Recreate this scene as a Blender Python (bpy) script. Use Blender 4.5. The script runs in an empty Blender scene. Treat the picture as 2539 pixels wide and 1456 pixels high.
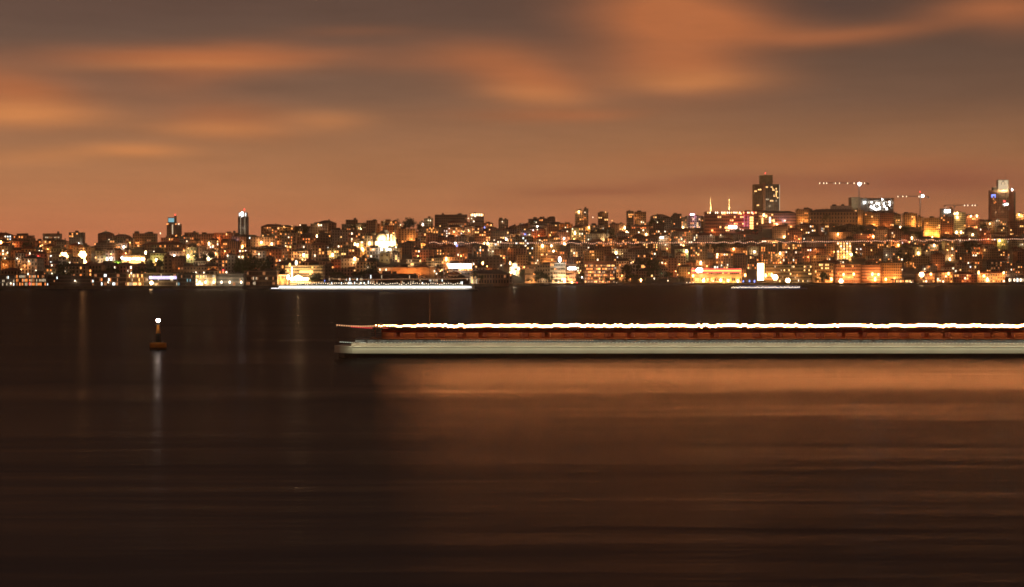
import bpy, math, random
from mathutils import Vector
R = random.Random(7)
scene = bpy.context.scene
COL = scene.collection

# ------------------------------------------------------------------ camera, sky, exposure
F, CX, HY, EYE = 4937.0, 1269.5, 682.0, 12.0       # focal length and horizon in units of a 2539 px wide picture; eye height in m
cam_data = bpy.data.cameras.new("camera")
cam_data.sensor_width = 36.0
cam_data.lens = 36.0 * F / 2539.0
cam_data.clip_start, cam_data.clip_end = 1.0, 60000.0
cam = bpy.data.objects.new("camera", cam_data)
cam.location = (0, 0, EYE)
cam.rotation_euler = (math.pi / 2 - math.atan((728 - HY) / F), 0, 0)
COL.objects.link(cam)
scene.camera = cam

scene.view_settings.view_transform = 'Standard'
scene.view_settings.look = 'None'
scene.view_settings.exposure = 0.0
scene.view_settings.gamma = 1.0
scene.view_settings.use_curve_mapping = False
scene.render.engine = 'CYCLES'
cy = scene.cycles
cy.use_denoising = True
cy.max_bounces = 4
cy.diffuse_bounces = 2
cy.glossy_bounces = 3
cy.sample_clamp_indirect = 3.0
cy.filter_width = 1.7
cy.use_light_tree = True

world = bpy.data.worlds.new("World")
scene.world = world
world.use_nodes = True
nt = world.node_tree
N, L = nt.nodes, nt.links
N.clear()
out = N.new("ShaderNodeOutputWorld")
bg = N.new("ShaderNodeBackground")
L.new(bg.outputs[0], out.inputs[0])


def link_in(sock, v):
    if hasattr(v, "is_linked") or hasattr(v, "links"):
        L.new(v, sock)
    else:
        sock.default_value = v


def M(op, a, b=None, c=None, clamp=False):
    n = N.new("ShaderNodeMath")
    n.operation = op
    n.use_clamp = clamp
    for i, v in enumerate((a, b, c)):
        if v is not None:
            link_in(n.inputs[i], v)
    return n.outputs[0]


def VM(op, a, b=None):
    n = N.new("ShaderNodeVectorMath")
    n.operation = op
    link_in(n.inputs[0], a)
    if b is not None:
        link_in(n.inputs[1], b)
    return n.outputs["Value"] if op == 'DOT_PRODUCT' else n.outputs["Vector"]


def mixcol(fac, a, b, blend='MIX'):
    n = N.new("ShaderNodeMix")
    n.data_type = 'RGBA'
    n.blend_type = blend
    link_in(n.inputs[0], fac)
    link_in(n.inputs[6], a)
    link_in(n.inputs[7], b)
    return n.outputs[2]


def sky():
    tc = N.new("ShaderNodeTexCoord").outputs["Generated"]
    sep = N.new("ShaderNodeSeparateXYZ")
    L.new(tc, sep.inputs[0])
    az = M('ARCTAN2', sep.outputs[0], sep.outputs[1])
    el = M('ARCSINE', sep.outputs[2])
    comb = N.new("ShaderNodeCombineXYZ")
    L.new(M('MULTIPLY', az, 100.0), comb.inputs[0])      # hundredths of a radian
    L.new(M('MULTIPLY', el, 100.0), comb.inputs[1])
    p0 = comb.outputs[0]

    def noise(scale, sx, sy, detail=2.0, rough=.5, off=0.0):
        n = N.new("ShaderNodeTexNoise")
        n.inputs["Scale"].default_value = scale
        n.inputs["Detail"].default_value = detail
        n.inputs["Roughness"].default_value = rough
        v = VM('MULTIPLY', p0, (sx, sy, 1.0))
        v = VM('ADD', v, (off, off * .7, 3.1 + off))
        L.new(v, n.inputs["Vector"])
        return n.outputs[0], n.outputs[1]

    _, wc = noise(.22, .45, 1.3, 2.0, .5)
    warp = VM('MULTIPLY', VM('SUBTRACT', wc, (.5, .5, .5)), (2.2, .6, 0))
    p = VM('ADD', p0, warp)
    # brightness of the night sky by elevation
    elw = M('ADD', el, M('MULTIPLY', M('SUBTRACT', noise(.12, .5, 1.0, 1.0, .5, 9.0)[0], .5), .02))
    ramp = N.new("ShaderNodeValToRGB")
    L.new(M('DIVIDE', elw, 1.6, clamp=True), ramp.inputs[0])
    cr = ramp.color_ramp
    stops = [(0.0, (.50, .148, .066)), (.017, (.53, .168, .073)), (.04, (.485, .192, .080)), (.060, (.39, .172, .077)),
             (.087, (.215, .113, .068)), (.115, (.138, .081, .056)), (.139, (.112, .063, .046)),
             (.30, (.085, .050, .038)), (1.5, (.055, .034, .027))]
    while len(cr.elements) < len(stops):
        cr.elements.new(.5)
    for e, (r, c) in zip(cr.elements, stops):
        e.position = r / 1.6
        e.color = (*c, 1)
    base = ramp.outputs[0]
    # the glow of the city is a little weaker towards the right
    side = M('MULTIPLY_ADD', M('SINE', M('MULTIPLY', az, 4.0)), -.17, .96)
    base = mixcol(1.0, base, side, 'MULTIPLY')

    def blobs(lst):
        acc = None
        for (x, y, rx, ry, k, a) in lst:
            bx = math.atan((x - CX) / F) * 100
            by = math.atan((HY - y) / F) * 100
            rx_, ry_ = rx / F * 100, ry / F * 100
            d = VM('SUBTRACT', p, (bx, by, 0))
            ua = VM('DOT_PRODUCT', d, (1 / rx_, 0, 0))
            ub = VM('DOT_PRODUCT', d, (-k / ry_, 1 / ry_, 0))
            e = M('MULTIPLY_ADD', ub, ub, M('MULTIPLY', ua, ua))
            g = M('POWER', .36788, e)
            acc = M('MULTIPLY', g, a) if acc is None else M('MULTIPLY_ADD', g, a, acc)
        return M('MULTIPLY', acc, 1.0, clamp=True)

    red = blobs([(60, 235, 150, 45, -.05, .75), (20, 285, 190, 40, 0, .35), (330, 150, 250, 26, 0, .55), (560, 160, 260, 34, .03, .55),
                 (760, 140, 180, 22, .06, .32), (620, 120, 120, 22, .05, .35), (560, 300, 150, 42, 0, .55), (480, 205, 150, 40, .1, .35),
                 (980, 160, 120, 22, .02, .12), (1180, 140, 170, 42, 0, .55), (1310, 205, 150, 50, -.1, .85), (1350, 285, 200, 16, 0, .4),
                 (1650, 20, 200, 75, 0, .95), (1800, 70, 220, 40, -.05, .55), (1690, 160, 200, 75, -.05, .9), (2010, 100, 170, 24, .0, .35),
                 (2200, 88, 170, 22, .08, .4), (2450, 35, 150, 34, .06, .6), (2560, 60, 120, 45, .05, .35), (1750, 395, 260, 22, 0, .22),
                 (2150, 415, 300, 26, 0, .3), (880, 80, 160, 16, 0, .2), (1480, 290, 120, 14, 0, .2), (-120, 190, 160, 40, 0, .3)])
    gold = blobs([(40, 295, 200, 34, 0, 1.0), (330, 380, 120, 18, 0, .8), (110, 400, 150, 22, .05, .4), (540, 325, 160, 20, 0, .6),
                  (820, 298, 110, 22, 0, .5), (1720, 205, 170, 28, 0, .65), (1310, 235, 130, 26, -.05, .5), (470, 170, 260, 14, .02, .3)])
    dusk = blobs([(1480, 478, 200, 14, 0, .5), (1800, 452, 330, 18, .02, .42), (2380, 450, 240, 40, 0, .65), (2100, 470, 300, 26, 0, .4),
                  (1250, 505, 200, 10, 0, .2)])
    gap = blobs([(2090, 15, 110, 32, 0, .5), (420, 205, 90, 16, 0, .25), (650, 220, 160, 18, .03, .3), (1350, 90, 120, 30, 0, .2), (230, 60, 260, 40, 0, .2)])
    c = mixcol(M('MULTIPLY', red, 1.0, clamp=True), base, (.47, .15, .055, 1))
    c = mixcol(M('MULTIPLY', gold, .85), c, (.72, .265, .085, 1))
    c = mixcol(M('MULTIPLY', dusk, 1.0, clamp=True), c, (.30, .095, .052, 1))
    c = mixcol(M('MULTIPLY', gap, .6), c, (.085, .055, .047, 1))
    # the same streaky cloud goes on all round the sky
    nz, _ = noise(.10, .35, 1.5, 3.0, .5, 4.0)
    streak = N.new("ShaderNodeMapRange")
    streak.interpolation_type = 'SMOOTHSTEP'
    for i, v in enumerate((.5, .72, 0.0, .75)):
        streak.inputs[i + 1].default_value = v
    L.new(nz, streak.inputs[0])
    aa = M('ABSOLUTE', az)
    beyond = M('MAXIMUM', M('MULTIPLY', M('SUBTRACT', aa, .29), 6.0, clamp=True), M('MULTIPLY', M('SUBTRACT', el, .15), 6.0, clamp=True))
    far = M('MULTIPLY', M('MULTIPLY', streak.outputs[0], beyond), M('SUBTRACT', 1.0, M('MULTIPLY', el, .9), clamp=True))
    c = mixcol(far, c, (.33, .115, .05, 1))
    fine, _ = noise(.5, .4, 3.2, 5.0, .6, 6.0)
    c = mixcol(1.0, c, M('MULTIPLY_ADD', M('SUBTRACT', fine, .5), .28, 1.0), 'MULTIPLY')
    L.new(c, bg.inputs[0])
    bg.inputs[1].default_value = 1.0


sky()

# ------------------------------------------------------------------ materials


def principled(name, color, rough=.8, vary=.25, scale=.4, metallic=0.0, spec=.3):
    m = bpy.data.materials.new(name)
    m.use_nodes = True
    t = m.node_tree
    b = t.nodes["Principled BSDF"]
    b.inputs["Roughness"].default_value = rough
    b.inputs["Metallic"].default_value = metallic
    b.inputs["Specular IOR Level"].default_value = spec
    tc = t.nodes.new("ShaderNodeTexCoord")
    nz = t.nodes.new("ShaderNodeTexNoise")
    nz.inputs["Scale"].default_value = scale
    nz.inputs["Detail"].default_value = 4
    t.links.new(tc.outputs["Object"], nz.inputs["Vector"])
    rp = t.nodes.new("ShaderNodeValToRGB")
    rp.color_ramp.elements[0].position = .3
    rp.color_ramp.elements[1].position = .7
    rp.color_ramp.elements[0].color = (*[c * (1 - vary) for c in color], 1)
    rp.color_ramp.elements[1].color = (*[min(1, c * (1 + vary)) for c in color], 1)
    t.links.new(nz.outputs[0], rp.inputs[0])
    t.links.new(rp.outputs[0], b.inputs["Base Color"])
    return m


def glowing(name, color, strength, sample=False):
    m = bpy.data.materials.new(name)
    m.use_nodes = True
    t = m.node_tree
    t.nodes.clear()
    o = t.nodes.new("ShaderNodeOutputMaterial")
    e = t.nodes.new("ShaderNodeEmission")
    e.inputs[0].default_value = (*color, 1)
    e.inputs[1].default_value = strength
    t.links.new(e.outputs[0], o.inputs[0])
    m.cycles.emission_sampling = 'AUTO' if sample else 'NONE'
    return m


WALLS = {k: principled(k + "_wall", c, .85, .22, .25) for k, c in {
    'cream': (.48, .38, .26), 'grey': (.40, .38, .35), 'ochre': (.52, .34, .17), 'brick': (.42, .18, .11), 'white': (.62, .57, .50),
    'pink': (.46, .27, .19), 'brown': (.30, .20, .13), 'olive': (.38, .35, .22), 'dark': (.15, .12, .10), 'slate': (.24, .24, .23)}.items()}
WALL_WORD = {'cream': 'cream', 'grey': 'grey', 'ochre': 'ochre', 'brick': 'brick red', 'white': 'white', 'pink': 'dusky pink',
             'brown': 'brown', 'olive': 'olive', 'dark': 'dark', 'slate': 'slate grey'}
ROOF_DARK = principled("dark_roofing", (.10, .085, .075), .9, .3)
ROOF_TILE = principled("clay_tiles", (.20, .075, .045), .85, .35, 1.5)
PANE = principled("dark_glass", (.02, .02, .022), .15, .3, .2, 0, .5)
METAL = principled("painted_steel", (.16, .16, .17), .5, .2, 1.0, .3)
PALE_METAL = principled("pale_steel", (.45, .45, .43), .5, .15, 1.0)
STONE = principled("pale_stone", (.5, .43, .33), .8, .15, .5)
LEAD = principled("lead_roofing", (.14, .14, .15), .6, .2, .6)
BARK = principled("bark", (.05, .04, .03), .9, .3, 2.0)
HEDGE_LEAF = principled("hedge_leaves", (.12, .22, .04), .7, .4, .6)
LEAF = [principled("leaves_" + n, c, .7, .5, .6) for n, c in (('dark', (.035, .055, .02)), ('mid', (.05, .075, .025)), ('olive', (.06, .065, .03)))]
GLOW = {
    'amber': glowing("amber_light", (1, .36, .09), 2.5), 'orange': glowing("orange_light", (1, .27, .06), 1.9),
    'yellow': glowing("yellow_light", (1, .52, .17), 3.2), 'dim': glowing("dim_light", (1, .38, .14), .5),
    'white': glowing("white_light", (1, .80, .55), 3.8), 'cool': glowing("cool_light", (.85, .95, .95), 2.6),
    'pale': glowing("pale_light", (.95, .72, .45), .8), 'red': glowing("red_light", (1, .06, .05), 5.0),
    'blue': glowing("blue_light", (.18, .28, 1.0), 4.0), 'teal': glowing("teal_light", (.25, .55, .62), .9),
    'green': glowing("green_light", (.2, 1.0, .55), 3.0), 'lilac': glowing("lilac_light", (.72, .62, 1.0), 2.0),
    'pink': glowing("pink_light", (1, .30, .5), 1.0), 'neon': glowing("neon_red", (1, .07, .06), 2.2), 'neon_core': glowing("neon_core", (1, .48, .1), 2.6),
    'blaze': glowing("blaze_light", (1, .62, .28), 22.0), 'sodium': glowing("sodium_light", (1, .45, .14), 22.0), 'beam': glowing("beam_light", (1, .96, .90), 22.0),
}

# ------------------------------------------------------------------ mesh helpers


class Build:
    def __init__(self):
        self.v, self.f, self.m = [], [], []

    def quadbox(self, x0, x1, y0, y1, z0, z1, mi=0, skip=''):
        n = len(self.v)
        self.v += [(x0, y0, z0), (x1, y0, z0), (x1, y1, z0), (x0, y1, z0), (x0, y0, z1), (x1, y0, z1), (x1, y1, z1), (x0, y1, z1)]
        fs = {'b': (0, 3, 2, 1), 't': (4, 5, 6, 7), 'f': (0, 1, 5, 4), 'r': (1, 2, 6, 5), 'k': (2, 3, 7, 6), 'l': (3, 0, 4, 7)}
        for k, q in fs.items():
            if k not in skip:
                self.f.append(tuple(n + i for i in q))
                self.m.append(mi)
        return self

    def lathe(self, prof, seg=12, cx=0, cy=0, mi=0, a0=0.0, a1=2 * math.pi):
        n = len(self.v)
        full = abs(a1 - a0 - 2 * math.pi) < 1e-6
        cnt = seg if full else seg + 1
        for r, z in prof:
            for i in range(cnt):
                a = a0 + (a1 - a0) * i / seg
                self.v.append((cx + r * math.cos(a), cy + r * math.sin(a), z))
        for j in range(len(prof) - 1):
            for i in range(seg):
                k = (i + 1) % cnt
                self.f.append((n + j * cnt + i, n + j * cnt + k, n + (j + 1) * cnt + k, n + (j + 1) * cnt + i))
                self.m.append(mi)
        if full:
            self.f.append(tuple(n + i for i in reversed(range(cnt))))
            self.f.append(tuple(n + (len(prof) - 1) * cnt + i for i in range(cnt)))
            self.m += [mi, mi]
        return self

    def bar(self, a, b, r=.05, r2=None, seg=5, mi=0):
        a, b = Vector(a), Vector(b)
        d = (b - a).normalized()
        s = d.cross(Vector((0, 0, 1)) if abs(d.z) < .9 else Vector((1, 0, 0))).normalized()
        t = d.cross(s)
        n = len(self.v)
        for p, rr in ((a, r), (b, r if r2 is None else r2)):
            for i in range(seg):
                an = 2 * math.pi * i / seg
                self.v.append(tuple(p + s * (rr * math.cos(an)) + t * (rr * math.sin(an))))
        for i in range(seg):
            k = (i + 1) % seg
            self.f.append((n + i, n + k, n + seg + k, n + seg + i))
            self.m.append(mi)
        self.f += [tuple(n + i for i in reversed(range(seg))), tuple(n + seg + i for i in range(seg))]
        self.m += [mi, mi]
        return self

    def prism(self, pts, z0, z1, mi=0):
        n, k = len(self.v), len(pts)
        self.v += [(x, y, z0) for x, y in pts] + [(x, y, z1) for x, y in pts]
        for i in range(k):
            j = (i + 1) % k
            self.f.append((n + i, n + j, n + k + j, n + k + i))
            self.m.append(mi)
        self.f += [tuple(n + i for i in reversed(range(k))), tuple(n + k + i for i in range(k))]
        self.m += [mi, mi]
        return self

    def mesh(self, name, mats):
        me = bpy.data.meshes.new(name)
        me.from_pydata(self.v, [], self.f)
        for m in (mats if isinstance(mats, (list, tuple)) else [mats]):
            me.materials.append(m)
        me.polygons.foreach_set("material_index", self.m)
        me.update()
        return me

    def build(self, name, mats, parent=None, kind=None, loc=(0, 0, 0)):
        return place(name, self.mesh(name, mats), parent, loc, kind=kind)


def place(name, mesh, parent=None, loc=(0, 0, 0), scale=None, rot=None, kind=None):
    o = bpy.data.objects.new(name, mesh)
    COL.objects.link(o)
    if parent is not None:
        o.parent = parent
    o.location = loc
    if scale:
        o.scale = scale
    if rot:
        o.rotation_euler = rot
    if kind:
        o["kind"] = kind
    return o


def thing(name, label, cat, loc, rz=0.0, group=None):
    o = bpy.data.objects.new(name, None)
    o.empty_display_size = .5
    COL.objects.link(o)
    o.location = loc
    o.rotation_euler = (0, 0, rz)
    o["label"], o["category"] = label, cat
    if group:
        o["group"] = group
    return o


def ball(r, mat, name, seg=8, rings=5, squash=1.0):
    prof = [(max(.02 * r, r * math.sin(math.pi * i / rings)), -r * squash * math.cos(math.pi * i / rings)) for i in range(rings + 1)]
    return Build().lathe(prof, seg).mesh(name, mat)


LIT = {k: Build().quadbox(-.5, .5, -.06, .06, -.5, .5).mesh("lit_window", m) for k, m in GLOW.items()}
BULB = {k: ball(1.0, m, "bulb", 8, 6) for k, m in GLOW.items()}


def point_light(parent, loc, power, color, radius=.3):
    d = bpy.data.lights.new("point_light", 'POINT')
    d.energy, d.color, d.shadow_soft_size = power, color, radius
    o = bpy.data.objects.new("point_light", d)
    COL.objects.link(o)
    o.parent = parent
    o.location = loc
    return o


def strip_light(parent, loc, rot, sx, sy, power, color):
    d = bpy.data.lights.new("strip_light", 'AREA')
    d.shape, d.size, d.size_y, d.energy, d.color = 'RECTANGLE', sx, sy, power, color
    o = bpy.data.objects.new("strip_light", d)
    COL.objects.link(o)
    o.parent = parent
    o.location, o.rotation_euler = loc, rot


# ------------------------------------------------------------------ terrain of the far shore


def lerp(pts, x):
    if x <= pts[0][0]:
        return pts[0][1]
    for (a, b), (c, d) in zip(pts, pts[1:]):
        if x <= c:
            return b + (d - b) * (x - a) / (c - a)
    return pts[-1][1]


SHORE = [(-400, 1640), (0, 1690), (600, 1720), (900, 1830), (1180, 2000), (1320, 2230), (1700, 2300), (2000, 2350), (2539, 2440), (3200, 2500)]
SKYLINE = [(-600, 595), (0, 590), (60, 592), (100, 593), (130, 590), (250, 588), (330, 588), (420, 588), (530, 584), (600, 583), (690, 566), (800, 556), (860, 552),
           (1000, 548), (1080, 546), (1180, 546), (1240, 549), (1330, 546), (1430, 538), (1520, 538), (1600, 541), (1700, 543), (1760, 536), (1900, 530),
           (2000, 524), (2120, 526), (2200, 532), (2300, 540), (2400, 542), (2450, 545), (2539, 548), (3200, 570)]
DEEP = 880.0


def shore(u):
    return lerp(SHORE, u)


def ground(u, t):
    ys = lerp(SKYLINE, u)
    zc = EYE + (HY - (ys + 24)) / F * (shore(u) + DEEP)
    if t <= .07:
        return 2.5
    if t <= 1:
        s = (t - .07) / .93
        s = s * (1.25 - .25 * s)
        return 2.5 + (zc - 2.5) * s + 1.2 * math.sin(u * .02 + t * 9) * min(1, s * 4)
    return zc - (t - 1) * 60


def px(u, y, Y):
    return ((u - CX) / F * Y, Y, EYE + (HY - y) / F * Y)


def t_for(u, y):
    lo, hi = 0.0, 1.0
    for _ in range(30):
        mid = (lo + hi) / 2
        Y = shore(u) + mid * DEEP
        yi = HY - (ground(u, mid) - EYE) / Y * F
        if yi > y:
            lo = mid
        else:
            hi = mid
    return lo


def ground_at(X, Y):
    u = CX + X / Y * F
    return ground(u, (Y - shore(u)) / DEEP)


def make_ground():
    us = [-2600, -1800, -1000] + list(range(-600, 3201, 40)) + [3600, 4400, 5200]
    ts = [0, .02, .07, .1] + [.1 + .05 * i for i in range(1, 20)] + [1.2, 1.5, 1.9]
    v, f = [], []
    for u in us:
        for t in ts:
            Y = shore(u) + t * DEEP
            z = ground(u, t) if t < 2 else ground(u, 1.8)
            v.append(((u - CX) / F * Y, Y, z))
    k = len(ts)
    for i in range(len(us) - 1):
        for j in range(k - 1):
            f.append((i * k + j, (i + 1) * k + j, (i + 1) * k + j + 1, i * k + j + 1))
    me = bpy.data.meshes.new("hillside_ground")
    me.from_pydata(v, [], f)
    me.materials.append(principled("earth_and_scrub", (.045, .045, .03), .95, .5, .05))
    place("hillside_ground", me, kind='structure')
    # quay edge: a vertical wall with a coping
    v, f = [], []
    for u in us:
        Y = shore(u)
        for (dy, z) in ((-.8, -2), (-.8, 2.3), (-1.1, 2.3), (-1.1, 2.75), (.6, 2.75), (.6, 2.4)):
            v.append(((u - CX) / F * (Y + dy), Y + dy, z))
    for i in range(len(us) - 1):
        for j in range(5):
            f.append((i * 6 + j, (i + 1) * 6 + j, (i + 1) * 6 + j + 1, i * 6 + j + 1))
    me = bpy.data.meshes.new("quay_wall")
    me.from_pydata(v, [], f)
    me.materials.append(principled("quay_stone", (.16, .15, .13), .9, .3, .2))
    place("quay_wall", me, kind='structure')


def make_water():
    m = bpy.data.materials.new("strait_water")
    m.use_nodes = True
    t = m.node_tree
    t.nodes.remove(t.nodes["Principled BSDF"])
    b = t.nodes.new("ShaderNodeBsdfGlossy")
    b.inputs["Color"].default_value = (.235, .235, .255, 1)
    deep = t.nodes.new("ShaderNodeBsdfDiffuse")
    deep.inputs["Color"].default_value = (.015, .013, .014, 1)
    fres = t.nodes.new("ShaderNodeFresnel")
    fres.inputs["IOR"].default_value = 1.33
    mx = t.nodes.new("ShaderNodeMixShader")
    # a rough sea reflects less at glancing angles than a flat one: the curve levels off and drops
    sea = t.nodes.new("ShaderNodeValToRGB")
    for e, (q, v) in zip(sea.color_ramp.elements, ((.02, .03), (.42, .42))):
        e.position, e.color = q, (v, v, v, 1)
    for q, v in ((.7, .40), (.9, .27), (1.0, .10)):
        e = sea.color_ramp.elements.new(q)
        e.color = (v, v, v, 1)
    t.links.new(fres.outputs[0], sea.inputs[0])
    t.links.new(sea.outputs[0], mx.inputs[0])
    t.links.new(deep.outputs[0], mx.inputs[1])
    t.links.new(b.outputs[0], mx.inputs[2])
    t.links.new(mx.outputs[0], t.nodes["Material Output"].inputs[0])
    tc = t.nodes.new("ShaderNodeTexCoord")

    def noise(sx, sy, detail, rough, off):
        mp = t.nodes.new("ShaderNodeMapping")
        mp.inputs["Scale"].default_value = (sx, sy, 1)
        mp.inputs["Location"].default_value = (off, off, 0)
        t.links.new(tc.outputs["Object"], mp.inputs[0])
        n = t.nodes.new("ShaderNodeTexNoise")
        n.inputs["Scale"].default_value = 1
        n.inputs["Detail"].default_value = detail
        n.inputs["Roughness"].default_value = rough
        t.links.new(mp.outputs[0], n.inputs["Vector"])
        return n.outputs[0]
    wide = noise(.010, .05, 2, .5, 3)
    small = noise(.035, .22, 3, .5, 11)
    bump = t.nodes.new("ShaderNodeBump")
    bump.inputs["Strength"].default_value = .16
    bump.inputs["Distance"].default_value = .55
    add = t.nodes.new("ShaderNodeMath")
    add.operation = 'MULTIPLY_ADD'
    t.links.new(wide, add.inputs[0])
    add.inputs[1].default_value = 2.2
    t.links.new(small, add.inputs[2])
    t.links.new(add.outputs[0], bump.inputs["Height"])
    t.links.new(bump.outputs[0], b.inputs["Normal"])
    mr = t.nodes.new("ShaderNodeMapRange")
    t.links.new(wide, mr.inputs[0])
    for i, v in enumerate((.3, .7, .16, .25)):
        mr.inputs[i + 1].default_value = v
    t.links.new(mr.outputs[0], b.inputs["Roughness"])
    me = bpy.data.meshes.new("strait_water")
    me.from_pydata([(-5000, -900, 0), (5000, -900, 0), (5000, 4600, 0), (-5000, 4600, 0)], [], [(0, 1, 2, 3)])
    me.materials.append(m)
    place("strait_water", me, kind='structure')


make_ground()
make_water()


def make_haze():  # thin haze added to lift dark tones and give lamps a halo
    m = bpy.data.materials.new("night_haze")
    m.use_nodes = True
    t = m.node_tree
    t.nodes.clear()
    o = t.nodes.new("ShaderNodeOutputMaterial")
    v = t.nodes.new("ShaderNodeVolumePrincipled")
    v.inputs["Color"].default_value = (.9, .86, .82, 1)
    v.inputs["Density"].default_value = .00005
    v.inputs["Anisotropy"].default_value = .9
    t.links.new(v.outputs[0], o.inputs["Volume"])
    Build().quadbox(-5200, 5200, -1000, 4800, -12, 215).build("haze", m, None, 'stuff')


make_haze()

# ------------------------------------------------------------------ buildings
FACES = []          # (u0, u1, ytop, ybot, Y front, tan of turn, X centre) of every facade, for hanging lamps and planting trees
NAMES_USED = {}
ANCHORS = []        # (u, y, phrase)


def windows(root, w, d, h, rows, cols, p_lit, lits, ww, wh, style, rng, side=True, z_first=0.0):
    """Dark panes joined into one part, lit ones as parts of their own."""
    dark, n_lit = Build(), 0
    st = (h - z_first) / rows
    wh = min(wh, st * .72)
    ww = min(ww, w / cols * (.9 if style == 'strip' else .72))
    for r in range(rows):
        z = z_first + (r + .5) * st
        run = 0
        for c in range(cols):
            x = -w / 2 + (c + .5) * w / cols
            p = p_lit(r, c) if callable(p_lit) else p_lit
            if run > 0 and rng.random() < .45:
                p = 1
            if rng.random() < p:
                k = rng.choice(lits)
                s = rng.uniform(.8, 1.15)
                place("lit_window", LIT[k], root, (x, -d / 2 - .07, z), (ww * s, 1, wh * rng.uniform(.75, 1.1)))
                n_lit += 1
                run = 0 if run else 1
            else:
                run = 0
                dark.quadbox(x - ww / 2, x + ww / 2, -d / 2 - .05, -d / 2 + .05, z - wh / 2, z + wh / 2, 0, 'kb')
        if side:
            nc = max(1, round(d / 4.5))
            for sx in (-1, 1):
                for c in range(nc):
                    y = -d / 2 + (c + .5) * d / nc
                    x0 = sx * w / 2
                    dark.quadbox(x0 - .05, x0 + .05, y - ww / 2.4, y + ww / 2.4, z - wh / 2, z + wh / 2, 0, 'b')
    if dark.f:
        dark.build("window", PANE, root, 'stuff')
    return n_lit


def building(name, label, cat, u0, u1, ytop, Y, wall='grey', rows=None, cols=None, lit=.1, lits=('amber',), roof='flat', d=None, rz=0.0,
             style='grid', ww=1.5, wh=1.9, group=None, rng=R, base=None, balcony=False, z_first=0.0, side=True, wallmat=None, trim=True):
    w = (u1 - u0) / F * Y
    X = ((u0 + u1) / 2 - CX) / F * Y
    d = d or rng.uniform(12, 17)
    z0 = ground_at(X, Y) if base is None else base
    zt = EYE + (HY - ytop) / F * Y
    h = max(4.0, zt - z0)
    root = thing(name, label, cat, (X, Y + d / 2, z0), rz, group)
    wm = wallmat or WALLS[wall]
    b = Build().quadbox(-w / 2, w / 2, -d / 2, d / 2, -9, h)
    rows = rows or max(1, round(h / 3.3))
    cols = cols or max(2, round(w / 3.1))
    if trim:
        st = (h - z_first) / rows
        for r in range(1, rows):
            if rng.random() < .75:
                b.quadbox(-w / 2 - .12, w / 2 + .12, -d / 2 - .14, -d / 2 + .02, z_first + r * st - .14, z_first + r * st + .14)
        if style == 'fins':
            for c in range(cols + 1):
                x = -w / 2 + c * w / cols
                b.quadbox(x - .22, x + .22, -d / 2 - .5, -d / 2 + .02, 0, h - .3)
    b.build("wall", wm, root)
    rf = Build()
    if roof == 'flat':
        rf.quadbox(-w / 2 - .3, w / 2 + .3, -d / 2 - .3, d / 2 + .3, h + .003, h + .45)
        for _ in range(rng.choice((1, 1, 2, 3))):
            x, y = rng.uniform(-.36, .36) * w, rng.uniform(-.2, .25) * d
            a, c, e = rng.uniform(1.0, min(4.5, w * .2)), rng.uniform(1.2, 2.6), rng.uniform(1.2, 3.0)
            rf.quadbox(x - a, x + a, y - c, y + c, h + .45, h + .45 + e)
        for _ in range(rng.choice((1, 2, 3, 4))):
            x, y = rng.uniform(-.45, .45) * w, rng.uniform(-.4, .4) * d
            rf.bar((x, y, h), (x, y, h + rng.uniform(1.8, 4.5)), .1, .05, 4)
        rf.build("roof", ROOF_DARK, root)
    else:
        e, rh = .5, min(w, d) * .22
        n = len(rf.v)
        rl = max(.2, w / 2 - d / 2)
        rf.v += [(-w / 2 - e, -d / 2 - e, h), (w / 2 + e, -d / 2 - e, h), (w / 2 + e, d / 2 + e, h), (-w / 2 - e, d / 2 + e, h), (-rl, 0, h + rh), (rl, 0, h + rh)]
        rf.f += [(0, 1, 5, 4), (1, 2, 5), (2, 3, 4, 5), (3, 0, 4), (3, 2, 1, 0)]
        rf.m += [0] * 5
        for _ in range(rng.choice((1, 2, 2))):
            x = rng.uniform(-.35, .35) * w
            rf.quadbox(x - .5, x + .5, -.4, .4, h + rh * .4, h + rh + 1.2)
        rf.build("roof", ROOF_TILE if roof == 'tile' else ROOF_DARK, root)
    if balcony:
        bb = Build()
        st = h / rows
        for c in range(cols):
            if rng.random() < .45:
                x = -w / 2 + (c + .5) * w / cols
                for r in range(1, rows):
                    z = r * st
                    bb.quadbox(x - 1.3, x + 1.3, -d / 2 - 1.1, -d / 2 - .15, z + .15, z + .3)
                    bb.quadbox(x - 1.3, x + 1.3, -d / 2 - 1.1, -d / 2 - 1.04, z + .3, z + 1.1, 0, 'b')
        if bb.f:
            bb.build("balcony", wm, root, 'stuff')
    n = windows(root, w, d, h, rows, cols, lit, list(lits), ww, wh, style, rng, side, z_first)
    yb = HY - (z0 - EYE) / Y * F
    FACES.append((u0, u1, ytop, yb, Y, math.tan(rz), X))
    root["_lit"] = n
    return root, w, d, h, rows


LM = []      # (u0, u1, ytop, ybot, Y) of the hand placed ones


def landmark(name, label, cat, u0, u1, ytop, ybot, phrase=None, Y=None, **kw):
    um = (u0 + u1) / 2
    if Y is None:
        Y = shore(um) + max(.012, t_for(um, ybot)) * DEEP
    LM.append((u0, u1, ytop, ybot, Y))
    if phrase:
        ANCHORS.append((um, (ytop + ybot) / 2, phrase))
    r = building(name, label, cat, u0, u1, ytop, Y, **kw)
    return r


def glow_bar(root, name, mat, x0, x1, z0, z1, y, depth=.3, label=None):
    o = Build().quadbox(x0, x1, y - depth, y, z0, z1).build(name, GLOW[mat], root)
    if label:
        o["label"] = label
    return o


FLOODS = []


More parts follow.
